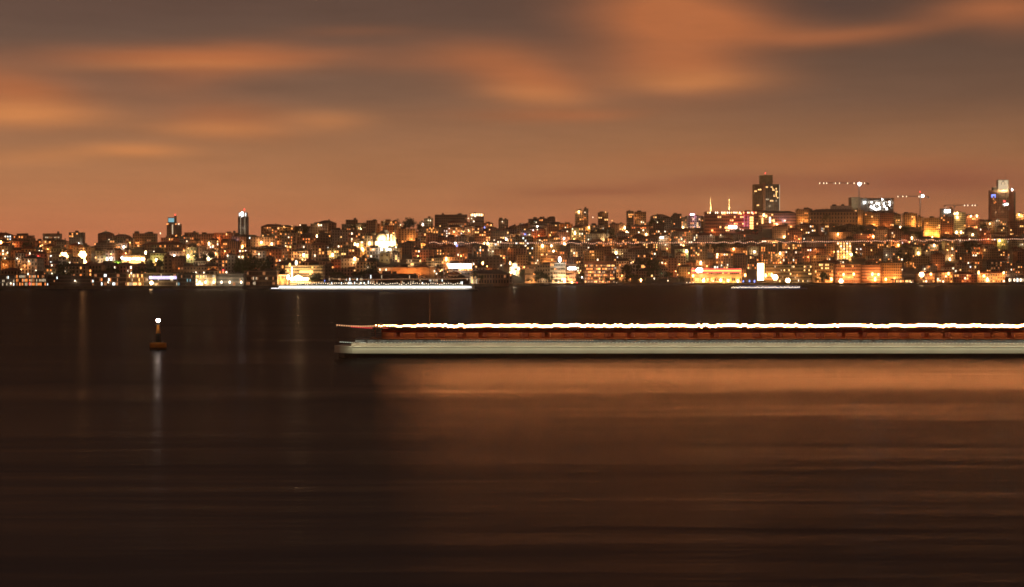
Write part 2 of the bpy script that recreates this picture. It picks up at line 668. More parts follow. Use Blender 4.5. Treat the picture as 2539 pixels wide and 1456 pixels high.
def flood(root, x, y, z, power, color=(1, .5, .2), radius=.5):
    """A floodlight fixture standing in front of a facade, part of its building."""
    f = Build().quadbox(x - .35, x + .35, y - .3, y + .1, z - .25, z + .25).bar((x, y, z - .25), (x, y, z - 2.5), .06).build("floodlight", METAL, root)
    g = Build().quadbox(x - .3, x + .3, y + .1, y + .13, z - .2, z + .2).build("lens", GLOW['sodium'], f)
    point_light(root, (x, y + .5, z + .1), power, color, radius)


W_MIX = ('amber', 'amber', 'amber', 'orange', 'orange', 'yellow', 'dim', 'dim', 'white')
HALL = dict(roof='flat', d=26, side=False)
quayY = lambda u, off=14: shore(u) + off

# --- left waterfront: long glass halls of the cruise terminal
halls = [
    (-60, 36, 684, 'slate', 'dark glass waterfront hall with sparse cool lights at picture edge', .14, ('cool', 'pale', 'dim'), 'fins', None),
    (37, 114, 681, 'dark', 'waterfront hall with two rows of thin warm lit fins', .62, ('pale', 'orange', 'dim', 'pale'), 'fins', 'hall of warm lit fins'),
    (116, 232, 685, 'dark', 'long unlit dark waterfront hall beneath the orange floodlight masts', .03, ('dim', 'cool'), 'grid', 'unlit waterfront hall'),
    (233, 314, 678, 'brown', 'dark waterfront hall with scattered small red and white lights', .10, ('orange', 'dim', 'dim', 'cool'), 'grid', None),
    (316, 354, 679, 'ochre', 'small waterfront hall glowing yellow through tall glazing', .50, ('pale', 'yellow', 'dim'), 'fins', 'yellow glazed hall'),
    (356, 440, 678, 'slate', 'waterfront hall with a lilac lit upper storey and dark base', .10, ('dim', 'pale'), 'grid', 'lilac lit hall'),
    (442, 484, 681, 'slate', 'teal tinted glass waterfront hall with thin vertical bars', .22, ('teal', 'teal', 'dim'), 'fins', 'teal glass hall'),
    (486, 534, 681, 'ochre', 'waterfront hall with pale yellow ground floor and bright entrance lamps', .34, ('pale', 'yellow', 'white', 'teal'), 'fins', 'pale yellow hall'),
    (536, 604, 680, 'dark', 'unlit dark waterfront hall right of the pale yellow one', .03, ('dim',), 'grid', None),
    (606, 686, 672, 'brown', 'brown waterfront block with dense narrow windows beside bright terminal', .16, ('dim', 'dim', 'pale'), 'fins', 'brown waterfront block'),
]
for (a, b_, yt, wl, lab, p, ls, stl, ph) in halls:
    root, w, d, h, rows = landmark("waterfront_hall", lab, "hall", a, b_, yt, 714, ph, Y=quayY((a + b_) / 2), wall=wl, lit=p, lits=ls, style=stl,
                                   rows=3, cols=max(6, int((b_ - a) / 3.4)), group="halls along the left quay", ww=1.0, wh=2.6, **HALL)
    if 'lilac' in lab:
        for i in range(22):
            place("lit_window", LIT['lilac' if R.random() < .75 else 'white'], root, (-w * .32 + i * w * .037, -d / 2 - .12, h * .66), (.8, 1, 2.6))
    if 'pale yellow' in lab:
        for x in (-.3, .0, .42):
            point_light(root, (x * w, -d / 2 - 3, 3.5), 2500, (1, .85, .55))
            place("entrance_lamp", BULB['white'], root, (x * w, -d / 2 - 1.0, 3.2), (.9, .9, 1.3))

# bright yellow terminal
root, w, d, h, rows = landmark("terminal_building", "floodlit yellow office block behind bright signs on the quay", "office building", 707, 800, 659, 712, "floodlit yellow terminal",
                               Y=quayY(750, 30), wall='cream', lit=.1, lits=('yellow', 'dim'), rows=6, cols=20, style='strip', ww=2.0, wh=1.2, d=22)
k = F / quayY(750, 30)
wx = lambda u: (u - 753.5) / k
wz = lambda y: h - (y - 659) / k
glow_bar(root, "sign_strip", 'yellow', wx(743), wx(776), wz(677), wz(671), -d / 2 - .3, label="wide glowing sign strip on the facade")
glow_bar(root, "canopy_strip", 'blaze', wx(714), wx(766), wz(694.5), wz(689.5), -d / 2 - 4)
Build().quadbox(wx(712), wx(770), -d / 2 - 6, -d / 2, wz(689), wz(688)).build("canopy", METAL, root)
glow_bar(root, "sign_column", 'white', wx(722.5), wx(725.5), wz(697), wz(662), -d / 2 - .6)
place("roof_lamp", BULB['white'], root, (wx(735), -d / 2 - 1, wz(652)), (1.1, 1.1, 2.4))
place("roof_lamp", BULB['yellow'], root, (wx(719), -d / 2 - 1, wz(657)), (.9, .9, 1.8))
Build().bar((wx(735), -d / 2 - 1, h - 3), (wx(735), -d / 2 - 1, wz(653)), .12).bar((wx(719), -d / 2 - 1, h - 3), (wx(719), -d / 2 - 1, wz(658)), .12).build("lamp_post", METAL, root)
point_light(root, (wx(742), -d / 2 - 9, wz(690)), 26000, (1, .62, .25), .8)
point_light(root, (wx(720), -d / 2 - 8, wz(692)), 14000, (1, .6, .22), .8)
point_light(root, (wx(775), -d / 2 - 8, wz(690)), 14000, (1, .6, .22), .8)
for i in range(5):
    place("floodlight", BULB['blaze'], root, (wx(733 + i * 4), -d / 2 - 6.2, wz(686 + abs(i - 2) * 2)), (1.2, .6, 1.3))
root, w, d, h, rows = landmark("terminal_pavilion", "low pavilion with glowing yellow columns and bright roof edge", "pavilion", 686, 715, 681, 712, None, Y=quayY(700, 8), wall='ochre',
                               lit=.55, lits=('dim', 'orange', 'yellow', 'pale'), rows=2, cols=10, style='fins', ww=1.0, wh=4.5, d=14)
glow_bar(root, "roof_strip", 'yellow', -w * .3, w * .5, h - 1.3, h - .2, -d / 2 - .55)
place("sign_box", LIT['beam'], root, (w * .5, -d / 2 - 1, h - 2.5), (1.6, 2, 3.5))
point_light(root, (0, -d / 2 - 4, 4), 5000, (1, .6, .22))

# orange blank wall with small lettering, long sheds in front
root, w, d, h, rows = landmark("warehouse", "warehouse with a blank orange lit end wall and small dark lettering", "warehouse", 935, 1078, 663.5, 705, "orange blank warehouse wall",
                               Y=quayY(1000, 70), wall='ochre', lit=0, rows=1, cols=2, ww=.8, wh=.8, d=30, trim=False)
txt = bpy.data.curves.new("lettering", 'FONT')
txt.body, txt.size, txt.extrude, txt.align_x = "HILAB...", 3.2, .03, 'LEFT'
tmp = bpy.data.objects.new("lettering_curve", txt)
to = bpy.data.objects.new("lettering", bpy.data.meshes.new_from_object(tmp))
bpy.data.objects.remove(tmp)
COL.objects.link(to)
to.data.materials.clear()
to.data.materials.append(WALLS['dark'])
to.parent, to.location, to.rotation_euler = root, (w * .36, -d / 2 - .08, h - 7.2), (math.pi / 2, 0, 0)
to.location.x = (1027 - 1006.5) / F * quayY(1000, 70)
flood(root, w * .36, -d / 2 - 14, 3, 34000, (1, .36, .10))
flood(root, w * .12, -d / 2 - 14, 5, 22000, (1, .34, .10))
flood(root, -w * .25, -d / 2 - 12, 6, 4000, (1, .3, .10))
for (a, b_, yt, off, lab) in ((800, 905, 688, 14, "long dark quay shed with thin white lit slits left of the others"), (906, 1032, 680, 22, "dark stepped quay shed in front of orange warehouse wall"),
                              (1034, 1110, 692, 12, "low dark quay shed with white slits below orange warehouse wall"), (1111, 1163, 688, 12, "dark quay shed beneath the white lit terrace")):
    landmark("quay_shed", lab, "shed", a, b_, yt, 712, None, Y=quayY((a + b_) / 2, off), wall='dark', lit=.16, lits=('pale', 'cool', 'dim', 'pale'), rows=2, cols=int((b_ - a) / 3), style='fins', ww=.7, wh=3.2,
             group="sheds on the middle quay", **HALL)
root, w, d, h, rows = landmark("quay_palace", "dark symmetrical quayside palace with one glowing doorway", "palace", 1165, 1262, 679, 712, "dark quayside palace", Y=quayY(1215, 12), wall='brown', lit=.05, lits=('dim',),
                               rows=2, cols=14, roof='dark', d=20, ww=1.4, wh=3.2)
for i in range(5):
    place("lit_window", LIT['yellow' if i % 2 else 'pale'], root, (-w * .48 + i * 1.5, -d / 2 - .2, 4.2), (1.1, 1, 7.5))
point_light(root, (-w * .44, -d / 2 - 4, 5), 2500, (1, .7, .4))
# white lit terrace
root, w, d, h, rows = landmark("terrace_restaurant", "rooftop restaurant with brilliant white terrace band above warm windows", "restaurant", 1108, 1172, 653, 684, "white lit terrace", wall='brown', lit=.35,
                               lits=('amber', 'yellow'), rows=3, cols=9, ww=2.2, d=14)
for i in range(20):
    place("lit_window", LIT['beam' if i % 3 else 'white'], root, (-w * .42 + i * w * .044, -d / 2 - .3, h - 3.0), (1.35, 1, 4.4))
place("terrace_lamp", BULB['white'], root, (-w * .47, -d / 2 - .6, h - 1), (1.0, .8, 1.6))
point_light(root, (0, -d / 2 - 5, h - 5), 3000, (.95, .95, 1.0))
# dazzling domed kiosk
root, w, d, h, rows = landmark("domed_kiosk", "small domed house floodlit dazzling white among dark trees", "domed house", 1264, 1288, 662, 682, "dazzling domed house", wall='white', lit=.5, lits=('blaze', 'yellow'), rows=2, cols=5, d=9)
Build().lathe([(4.6, h), (4.5, h + 1.2), (3.8, h + 3), (2.2, h + 4.4), (.4, h + 5.2), (.1, h + 7.5)], 14, 0, 0).build("dome", STONE, root)
point_light(root, (0, -d / 2 - 5, h + 2.5), 14000, (1, .78, .48), .7)
point_light(root, (-3, -d / 2 - 3, 2), 5000, (1, .7, .35), .5)

# --- middle waterfront
mid = [
    (1302, 1331, 657, 'cream', 'cream arcaded facade at the left end of pale waterfront palace row', .12, 'fins', 3, 9, 3500),
    (1332, 1364, 656, 'cream', 'pale waterfront block with broad dark bands beside the brightest facade', .04, 'strip', 5, 5, 4500),
    (1365, 1402, 652, 'white', 'brightest white waterfront facade with vertical ribs and rooftop lamp', .06, 'fins', 5, 9, 12000),
    (1403, 1428, 656, 'pink', 'pinkish waterfront block with a glowing white sign at its top corner', .06, 'grid', 5, 6, 7000),
]
for (a, b_, yt, wl, lab, p, stl, rws, cl, pw) in mid:
    root, w, d, h, rows = landmark("waterfront_block", lab, "building", a, b_, yt, 703, {1365: 'brightest white facade'}.get(a), Y=quayY((a + b_) / 2, 26), wall=wl, lit=p, lits=('amber', 'dim'), style=stl, rows=rws, cols=cl, d=20,
                                   group="pale blocks in the middle waterfront row")
    flood(root, 0, -d / 2 - 9, 3.2, pw, (1, .66, .36))
    if a == 1365:
        place("roof_lamp", BULB['beam'], root, (w * .12, -d / 2 - 1, h + 4.0), (1.3, 1.3, 3.0))
        Build().bar((w * .12, -d / 2 - 1, h - .5), (w * .12, -d / 2 - 1, h + 3.5), .12).build("lamp_post", METAL, root)
        point_light(root, (w * .12, -d / 2 - 4, h + 3), 3500, (1, .95, .82))
        point_light(root, (w * .45, -d / 2 - 5, 4), 9000, (1, .6, .2), .6)
    if a == 1403:
        place("wall_sign", LIT['beam'], root, (w * .12, -d / 2 - .5, h - 4.5), (9, 1, 2.6))
root, w, d, h, rows = landmark("office_block", "office block with a full grid of warm lit windows under red roof band", "office block", 1450, 1524, 655, 700, "red roofed lit office block", Y=quayY(1487, 24), wall='pink', lit=.66,
                               lits=('dim', 'orange', 'yellow', 'amber', 'pale'), rows=6, cols=19, style='fins', ww=1.15, wh=1.9, d=18)
Build().quadbox(-w / 2 - .6, w / 2 + .6, -d / 2 - .7, d / 2 + .6, h + .46, h + 3.2).build("roof_band", WALLS['brick'], root)
flood(root, 0, -d / 2 - 9, 2.8, 5000, (1, .5, .22))
landmark("framed_house", "small white framed house with dark square panes above the trees", "house", 1561, 1597, 656, 676, "white framed house", wall='white', lit=.05, lits=('amber',), rows=2, cols=5, ww=4.0, wh=3.2, d=12)
landmark("prayer_hall", "low pink prayer hall beside a slim dark minaret", "mosque", 1624, 1656, 664, 690, "slim dark minaret", wall='pink', lit=.06, lits=('amber',), rows=3, cols=6, d=14, roof='dark')
# red neon restaurant
root, w, d, h, rows = landmark("neon_restaurant", "waterfront restaurant with a long glowing red neon roof band", "restaurant", 1714, 1838, 667, 703, "red neon band", Y=quayY(1776, 20), wall='ochre', lit=.42, lits=('amber', 'dim', 'orange', 'yellow'),
                               rows=2, cols=26, style='fins', ww=1.5, wh=3.6, d=18, z_first=0)
glow_bar(root, "neon_band", 'neon', -w / 2, w / 2, h - 4.4, h + .2, -d / 2 - .6)
glow_bar(root, "neon_tube", 'neon_core', -w / 2 + .5, w / 2 - .3, h - 3.0, h - 1.4, -d / 2 - .95)
for x in (-.36, -.32):
    o = Build().lathe([(.1, -.2), (2.6, -.2), (2.6, .2), (.1, .2)], 14).build("sign_disc", GLOW['beam'], root)
    o.location, o.rotation_euler = (x * w, -d / 2 - 1.5, h - 1.6), (math.pi / 2, 0, 0)
for x in (-.42, -.25, -.05, .12, .28, .44):
    point_light(root, (x * w, -d / 2 - 4, 4.5), 2600, (1, .55, .2))
# bright white screen
root = thing("lit_screen", "tall blazing white screen standing on the quay", "screen", (px(1886, 700, quayY(1886, 16))[0], quayY(1886, 16), 2.5))
LM.append((1877, 1895, 653, 700, quayY(1886, 16)))
ANCHORS.append((1886, 676, "tall white screen"))
k = F / quayY(1886, 16)
hs = 43 / k
Build().quadbox(-8 / k, 8 / k, 0, 1.2, 3, hs + 3).build("screen_body", METAL, root)
glow_bar(root, "screen_face", 'blaze', -7.6 / k, 7.6 / k, 3.4, hs + 2.6, -.01, .1)
Build().quadbox(-5 / k, -4 / k, .2, .8, -1, 3).quadbox(4 / k, 5 / k, .2, .8, -1, 3).build("leg", METAL, root)
point_light(root, (0, -6, 8), 9000, (1, .8, .5), 1.5)
# right waterfront, orange
rightside = [
    (1897, 2012, 657, 'olive', 'long dim olive block behind the dazzling quay floodlights', .16, ('dim', 'pale', 'yellow'), 5, 30, 600, 60, None),
    (2020, 2066, 653, 'ochre', 'orange block with stacked yellow lit windows beside leafy trees', .30, ('yellow', 'yellow', 'amber'), 6, 9, 4000, 24, None),
    (2072, 2134, 656, 'pink', 'wide orange lit block on the right quay with plain front', .06, ('amber', 'yellow'), 5, 14, 7000, 30, None),
    (2136, 2184, 658, 'pink', 'rosy block with rows of small dark windows beside the bright orange one', .04, ('amber',), 6, 14, 6000, 26, None),
    (2188, 2236, 653, 'ochre', 'bright orange floodlit block on the right quay', .02, ('amber',), 7, 9, 14000, 24, 'bright orange quay block'),
]
for (a, b_, yt, wl, lab, p, ls, rws, cl, pw, off, ph) in rightside:
    root, w, d, h, rows = landmark("quay_block", lab, "building", a, b_, yt, 703, ph, Y=quayY((a + b_) / 2, off), wall=wl, lit=p, lits=ls, rows=rws, cols=cl, d=18, group="blocks along the right quay")
    flood(root, w * R.uniform(-.25, .25), -d / 2 - 8, 5, pw, (1, .4, .12))
    if pw > 5000:
        flood(root, w * R.uniform(.2, .4), -d / 2 - 8, 4, pw * .6, (1, .38, .11))
landmark("quay_kiosk", "low yellow lit cafe kiosk on the right quay", "kiosk", 2209, 2268, 694, 706, "yellow lit kiosk", Y=quayY(2238, 8), wall='brown', lit=.75, lits=('dim', 'yellow', 'orange', 'pale', 'cool'), rows=1, cols=18, ww=2, wh=2.8, d=9, trim=False)
landmark("quay_terminal", "low pier terminal with bright white panes at right picture edge", "terminal", 2497, 2600, 688, 702, "pier terminal of white panes", Y=quayY(2540, 10), wall='dark', lit=.85, lits=('white', 'pale', 'cool'), rows=1, cols=26, ww=2.2, wh=4.2, d=14, trim=False)
for i, (a, b_, yt) in enumerate([(2275, 2318, 679), (2322, 2362, 676), (2366, 2420, 680), (2424, 2492, 678)]):
    landmark("quay_house", ("brown quay house just right of the yellow lit kiosk", "ochre quay house with warm windows, second right of the kiosk", "wide brick quay house with warm ground floor, third right of kiosk",
                            "cream quay house beside the pier terminal of white panes")[i], "house", a, b_, yt, 705, None, Y=quayY((a + b_) / 2, 18), wall=('brown', 'ochre', 'brick', 'cream')[i], lit=.3, lits=W_MIX, d=12, group="houses along the right quay", roof='tile')

# --- hill landmarks
root, w, d, h, rows = landmark("red_lit_hotel", "wide hotel with a row of roof lamps and red lit facade", "hotel", 1748, 1880, 526, 584, "red lit hotel", wall='brick', lit=.10, lits=('yellow', 'amber', 'yellow'), rows=7, cols=26, d=20, ww=2.0, wh=2.3)
for i in range(25):
    if R.random() < .9:
        place("roof_lamp", BULB['red' if i > 21 and i % 2 else ('white' if i % 3 else 'yellow')], root, (-w * .45 + i * w * .0375 + R.uniform(-.5, .5), -d / 2 - .8, h - 1.0), (.75, .6, 1.5))
glow_bar(root, "sign_strip", 'beam', -w * .06, w * .09, h * .30, h * .40, -d / 2 - 1.2, label="slanting white sign strip")
glow_bar(root, "sign_strip", 'yellow', -w * .13, -w * .06, h * .29, h * .37, -d / 2 - 1.2)
for (x, z, p, c) in ((.0, .5, 1800, (1, .08, .05)), (.14, .55, 1500, (1, .06, .06)), (.27, .5, 1500, (1, .25, .4)), (.24, .9, 2500, (1, .08, .1)), (-.35, .15, 3000, (1, .35, .1)), (-.1, .95, 1800, (1, .4, .15))):
    point_light(root, (x * w, -d / 2 - 5, z * h), p, c, .4)
for x in (.23, .30):
    glow_bar(root, "pink_pilaster", 'pink', x * w, x * w + .7, h * .35, h * .85, -d / 2 - .3)
for (r, c0) in ((0, .355), (1, .355), (2, .355), (3, .355), (4, .355)):
    for j in range(2):
        place("lit_window", LIT['yellow'], root, ((c0 + j * .035) * w, -d / 2 - .2, h * (.30 + r * .115)), (2.6, 1, 3.0))
root, w, d, h, rows = landmark("hotel_annex", "long annex with tall lit bays right of the red hotel", "hotel", 1881, 1974, 529, 566, "long hotel annex", wall='pink', lit=.12, lits=('yellow', 'white', 'amber'), rows=5, cols=18, d=18, ww=2.2, roof='dark')
for x, z in ((-.4, .6), (-.4, .4), (-.3, .8), (-.2, .65), (-.2, .45), (-.1, .5)):
    place("lit_window", LIT['white' if x == -.2 else 'yellow'], root, (x * w, -d / 2 - .2, z * h), (2.5, 1, 4.5))
point_light(root, (w * .35, -d / 2 - 6, 6), 3500, (1, .4, .15))
point_light(root, (w * .15, -d / 2 - 6, 12), 1800, (.75, .6, 1))
root, w, d, h, rows = landmark("terraced_apartments", "orange lit apartment block between hotel annex and ornate mansion", "apartments", 1975, 2008, 520, 556, None, wall='ochre', lit=.08, lits=('amber',), rows=6, cols=7, d=14)
flood(root, 0, -d / 2 - 7, 6, 6000, (1, .38, .1))
root, w, d, h, rows = landmark("ornate_mansion", "long dark mansion with two rows of pale framed windows", "mansion", 2009, 2127, 526, 562, "ornate dark mansion", wall='brown', lit=0, rows=4, cols=16, d=22, ww=2.4, wh=3.4, roof='dark')
fr = Build()
for r in range(1, 3):
    for c in range(16):
        x, z = -w / 2 + (c + .5) * w / 16, (r + .5) * h / 4
        for (a, b_, e, g) in ((-1.5, -1.2, -1.6, 1.9), (1.2, 1.5, -1.6, 1.9), (-1.2, 1.2, 1.6, 1.9)):
            fr.quadbox(x + a, x + b_, -d / 2 - .2, -d / 2 - .05, z + e, z + g)
fr.build("window_frame", STONE, root, 'stuff')
flood(root, -w * .2, -d / 2 - 14, 5, 3500, (1, .42, .14))
flood(root, w * .3, -d / 2 - 14, 5, 3500, (1, .42, .14))
for i, (a, b_, yt, yb, wl, pw) in enumerate([(2110, 2142, 521, 556, 'ochre', 7000), (2144, 2180, 530, 565, 'ochre', 8000), (2181, 2216, 529, 566, 'brick', 3000), (2240, 2274, 530, 560, 'ochre', 12000), (2275, 2290, 538, 575, 'ochre', 8000),
                                             (2291, 2331, 541, 588, 'ochre', 30000), (2332, 2364, 538, 586, 'brick', 6000), (2366, 2394, 527, 582, 'olive', 2500), (2396, 2428, 535, 572, 'brick', 4000), (2504, 2600, 549, 588, 'brick', 5000)]):
    lab = ("orange lit block just right of ornate dark mansion", "orange lit block below the floodlit building site", "red brick block below the floodlit building site's white lamps", "yellow orange block left of a broad dark tree",
           "narrow glowing orange block beside the brightest orange one", "brightest orange floodlit apartment block on upper hillside", "brick red apartment block right of the brightest orange one", "tall olive apartment block with brilliant lamps at its top",
           "brick apartment block with two round lamps on its roof", "brick red block below the emblem tower at right picture edge")[i]
    root, w, d, h, rows = landmark("hillside_block", lab, "apartments", a, b_, yt, yb, {5: 'brightest orange block', 8: 'twin roof lamps'}.get(i), wall=wl, lit=.07, lits=('amber', 'yellow'), d=15, group="orange lit blocks on the upper right hillside", ww=1.8)
    flood(root, -w * .3 if i == 5 else R.uniform(-.3, .3) * w, -d / 2 - 7, 5, pw, (1, .40, .10))
    if i == 5:
        flood(root, w * .25, -d / 2 - 6, 4, 14000, (1, .5, .1))
# lit townhouse with columns of lamps
root, w, d, h, rows = landmark("lamp_lit_townhouse", "ochre townhouse hung with vertical columns of yellow lamps", "townhouse", 2073, 2112, 599, 650, "lamp hung townhouse", wall='ochre', lit=.2, lits=('yellow', 'amber'), rows=6, cols=6, d=13)
for c in range(5):
    for r in range(7):
        if R.random() < .8:
            place("facade_lamp", BULB['yellow' if (r + c) % 3 else 'white'], root, (-w * .38 + c * w * .19, -d / 2 - .7, h * (.12 + .13 * r)), (.7, .5, 1.3))
point_light(root, (0, -d / 2 - 5, 8), 6000, (1, .55, .16))
# left hill
left = [
    (107, 148, 580, 600, 'cream', 'pale crest building with lit vertical pilasters on the left', .5, ('dim', 'pale'), 'fins', 2, 9, 'pilastered crest building', 0),
    (171, 206, 577, 612, 'dark', 'bulky dark block on the left crest', .04, ('amber',), 'grid', None, None, 'bulky dark crest block', 0),
    (234, 316, 603, 624, 'grey', 'long grey slab building on the left hillside', .05, ('amber', 'white'), 'grid', 4, 22, 'long grey slab', 0),
    (329, 386, 580, 610, 'brown', 'broad brown block on the crest left of twin towers', .08, ('yellow', 'dim'), 'grid', None, None, None, 0),
    (240, 257, 634, 660, 'white', 'narrow white floodlit house at the left of green lit park', .0, ('amber',), 'grid', None, None, 'white floodlit house', 3500),
    (480, 514, 648, 664, 'white', 'low white building with dark square openings near left quay', .0, ('amber',), 'grid', 2, 8, 'low white building', 900),
    (505, 540, 624, 648, 'white', 'pale floodlit four storey house with garden lamps', .06, ('amber',), 'fins', 4, 8, 'pale floodlit house', 4200),
    (548, 594, 598, 622, 'pink', 'broad pink apartment block below the white topped tower', .04, ('amber',), 'grid', 5, 9, 'broad pink block', 0),
    (810, 864, 616, 644, 'olive', 'wide apartment block with tall dark bays and lit balconies', .10, ('amber', 'yellow'), 'fins', 5, 9, 'wide bayed block', 600),
    (988, 1030, 568, 602, 'ochre', 'orange lit block with tall bright pilasters right of the mosque', .05, ('amber',), 'fins', 6, 6, 'pilastered orange block', 6500),
    (941, 966, 627, 652, 'olive', 'plain yellowish gable house below the floodlit mosque', .0, ('amber',), 'grid', 2, 2, 'plain gable house', 1200),
    (973, 991, 627, 650, 'white', 'pale narrow house with warm balcony below the floodlit mosque', .2, ('amber', 'yellow'), 'grid', 4, 3, None, 1000),
    (1007, 1044, 643, 668, 'cream', 'greenish cream house with a row of lit upper windows', .22, ('pale', 'yellow'), 'grid', 3, 10, 'greenish cream house', 1800),
    (1056, 1100, 641, 668, 'cream', 'pale green lit school block above orange warehouse', .07, ('amber', 'white'), 'grid', 4, 9, 'pale green school', 2600),
    (1043, 1055, 590, 620, 'ochre', 'narrow house glowing bright orange near the masthead light trail', .3, ('amber',), 'grid', None, None, 'narrow glowing house', 4500),
    (1177, 1216, 573, 606, 'pink', 'pink apartment block with warm balconies in mid hillside', .18, ('amber', 'yellow'), 'grid', None, None, None, 1500),
    (1217, 1262, 574, 600, 'brown', 'long brown apartment block beside the pink one in mid hillside', .08, ('yellow', 'white'), 'grid', None, None, None, 300),
    (1204, 1248, 637, 668, 'dark', 'dark grid fronted office block above the quayside palace', .03, ('cool',), 'fins', 4, 5, 'dark grid office', 0),
    (1341, 1383, 628, 662, 'ochre', 'yellow striped facade glowing above the brightest white building', .10, ('yellow', 'dim'), 'fins', 5, 13, 'yellow striped facade', 9000),
    (1078, 1158, 533, 556, 'brown', 'long low brown block along the crest', .10, ('amber', 'yellow', 'dim'), 'grid', None, None, 'long low crest block', 0),
    (1165, 1200, 530, 548, 'brown', 'crest house with a bright glazed roof terrace', .1, ('white',), 'grid', 3, 9, 'bright roof terrace', 0),
    (1483, 1508, 528, 562, 'brown', 'tall unlit brown block on the middle crest', .05, ('yellow',), 'grid', None, None, None, 0),
    (1554, 1571, 524, 562, 'dark', 'thin dark tower block with rooftop aerials on crest', .04, ('amber',), 'grid', None, None, None, 0),
    (1574, 1602, 526, 560, 'ochre', 'crest block with its left wall lit orange', .05, ('amber', 'white'), 'grid', None, None, 'crest block lit orange', 900),
    (1669, 1690, 531, 574, 'dark', 'tall black apartment block left of the lilac one', .03, ('amber',), 'grid', None, None, None, 0),
    (1706, 1737, 536, 572, 'white', 'lilac lit apartment block under a glaring pink sign', .2, ('amber', 'yellow'), 'fins', None, None, 'glaring pink sign', 0),
]
for (a, b_, yt, yb, wl, lab, p, ls, stl, rws, cl, ph, pw) in left:
    root, w, d, h, rows = landmark("apartment_block", lab, "apartments", a, b_, yt, yb, ph, wall=wl, lit=p, lits=ls, style=stl, rows=rws, cols=cl, d=14)
    if pw:
        flood(root, R.uniform(-.3, .3) * w, -d / 2 - 7, 4, pw, (1, .42, .14) if wl in ('ochre', 'pink') else (1, .66, .34))
    if 'roof terrace' in lab:
        for i in range(11):
            place("lit_window", LIT['white' if i % 2 else 'yellow'], root, (-w * .42 + i * w * .084, -d / 2 - .2, h - 1.6 - .4 * abs(i - 5) / 5), (1.2, 1, 3.4))
    if 'pink sign' in lab:
        glow_bar(root, "pink_sign", 'pink', -w * .38, w * .05, h + .6, h + 4.2, -d / 2 - .3)
        glow_bar(root, "pink_sign", 'beam', -w * .3, -w * .05, h + 1.4, h + 3.4, -d / 2 - .7)
        point_light(root, (-w * .1, -d / 2 - 4, h - 3), 1500, (1, .4, .7))
        point_light(root, (w * .1, -d / 2 - 5, h * .3), 1200, (.85, .7, .95))
    if 'crest block with its left' in lab:
        point_light(root, (-w * .35, -d / 2 - 4, h * .6), 1500, (1, .4, .12))
for i, (a, b_, yt, yb, wl, lab) in enumerate([
        (1426, 1447, 522, 560, 'brown', 'narrow crest block crowned by one round yellow lamp'), (1448, 1459, 518, 560, 'dark', 'thin crest tower just right of a lamp crowned block'),
        (1051, 1073, 542, 570, 'olive', 'crest house with two small white lamps left of the long crest block'), (1039, 1051, 551, 580, 'brown', 'narrow crest house with a single bright white lamp'),
        (1236, 1260, 545, 570, 'brown', 'crest house with one white lamp right of the bright roof terrace'), (2334, 2363, 518, 548, 'slate', 'dark crest block with a small glaring white sign'),
        (2518, 2600, 529, 560, 'ochre', 'orange lit crest block cut by the right picture edge')]):
    root, w, d, h, rows = landmark("crest_block", lab, "apartments", a, b_, yt, yb, None, wall=wl, lit=.06, lits=('amber', 'dim'), d=13, group="lamp carrying blocks along the crest")
    if i == 5:
        place("white_sign", LIT['beam'], root, (0, -d / 2 - .4, h - 4), (9, 1, 4))
    if i == 6:
        point_light(root, (-w * .35, -d / 2 - 4, h - 5), 3500, (1, .42, .12))
for (a, b_, ya, yb) in ((252, 300, 646, 656), (300, 362, 652, 662)):
    Y = shore((a + b_) / 2) + t_for((a + b_) / 2, yb) * DEEP - 10
    w = (b_ - a) / F * Y
    X = ((a + b_) / 2 - CX) / F * Y
    zg = ground_at(X, Y)
    zt = EYE + (HY - ya) / F * Y - zg
    root = thing("garden_hedge", "low garden hedge lit vivid green " + ("left of" if a < 300 else "in front of") + " the blazing terrace", "hedge", (X, Y, zg), 0, "green lit hedges")
    LM.append((a, b_, ya, yb, Y))
    hb = Build()
    for _ in range(900):
        c = Vector((R.uniform(-w / 2, w / 2), R.uniform(-1.5, 1.5), R.uniform(0, zt) * R.uniform(.6, 1)))
        a_ = Vector((R.gauss(0, 1), R.gauss(0, 1), R.gauss(0, 1))).normalized() * .5
        b2 = a_.cross(Vector((R.gauss(0, 1), R.gauss(0, 1), R.gauss(0, 1)))).normalized() * .4
        n = len(hb.v)
        hb.v += [tuple(c - a_), tuple(c + b2), tuple(c + a_), tuple(c - b2)]
        hb.f.append((n, n + 1, n + 2, n + 3))
        hb.m.append(0)
    hb.build("foliage", HEDGE_LEAF, root, 'stuff')
    for i in range(4):
        x = (-.4 + .27 * i) * w
        sp = Build().bar((x, -3.5, -1), (x, -3.5, .5), .08).build("spotlight", METAL, root)
        place("lens", BULB['white'], sp, (x, -3.5, .7), (.25, .25, .25))
        point_light(root, (x, -3.2, 1.6), 2600, (.85, 1, .35), .2)
# lit garden terrace on the left hill
root, w, d, h, rows = landmark("garden_terrace", "two tier garden terrace blazing with warm lamps above green hedges", "terrace", 302, 360, 634, 656, "blazing garden terrace", wall='brown', lit=.0, rows=2, cols=10, d=12)
for r, (x0, n, kk) in enumerate(((-.44, 15, 'yellow'), (-.38, 17, 'blaze'))):
    for i in range(n):
        if R.random() < .85:
            place("terrace_lamp", BULB[kk], root, ((x0 + i * .052) * w, -d / 2 - 1.2, h * (.25 + .38 * r) + R.uniform(-.3, .3)), (.9, .6, 1.2))
point_light(root, (w * .1, -d / 2 - 5, h * .6), 3500, (1, .6, .22), .6)
point_light(root, (-w * .3, -d / 2 - 4, 2), 3500, (.9, 1, .3), .6)
point_light(root, (w * .4, -d / 2 - 5, 3), 5000, (1, .6, .2), .6)

# --- towers


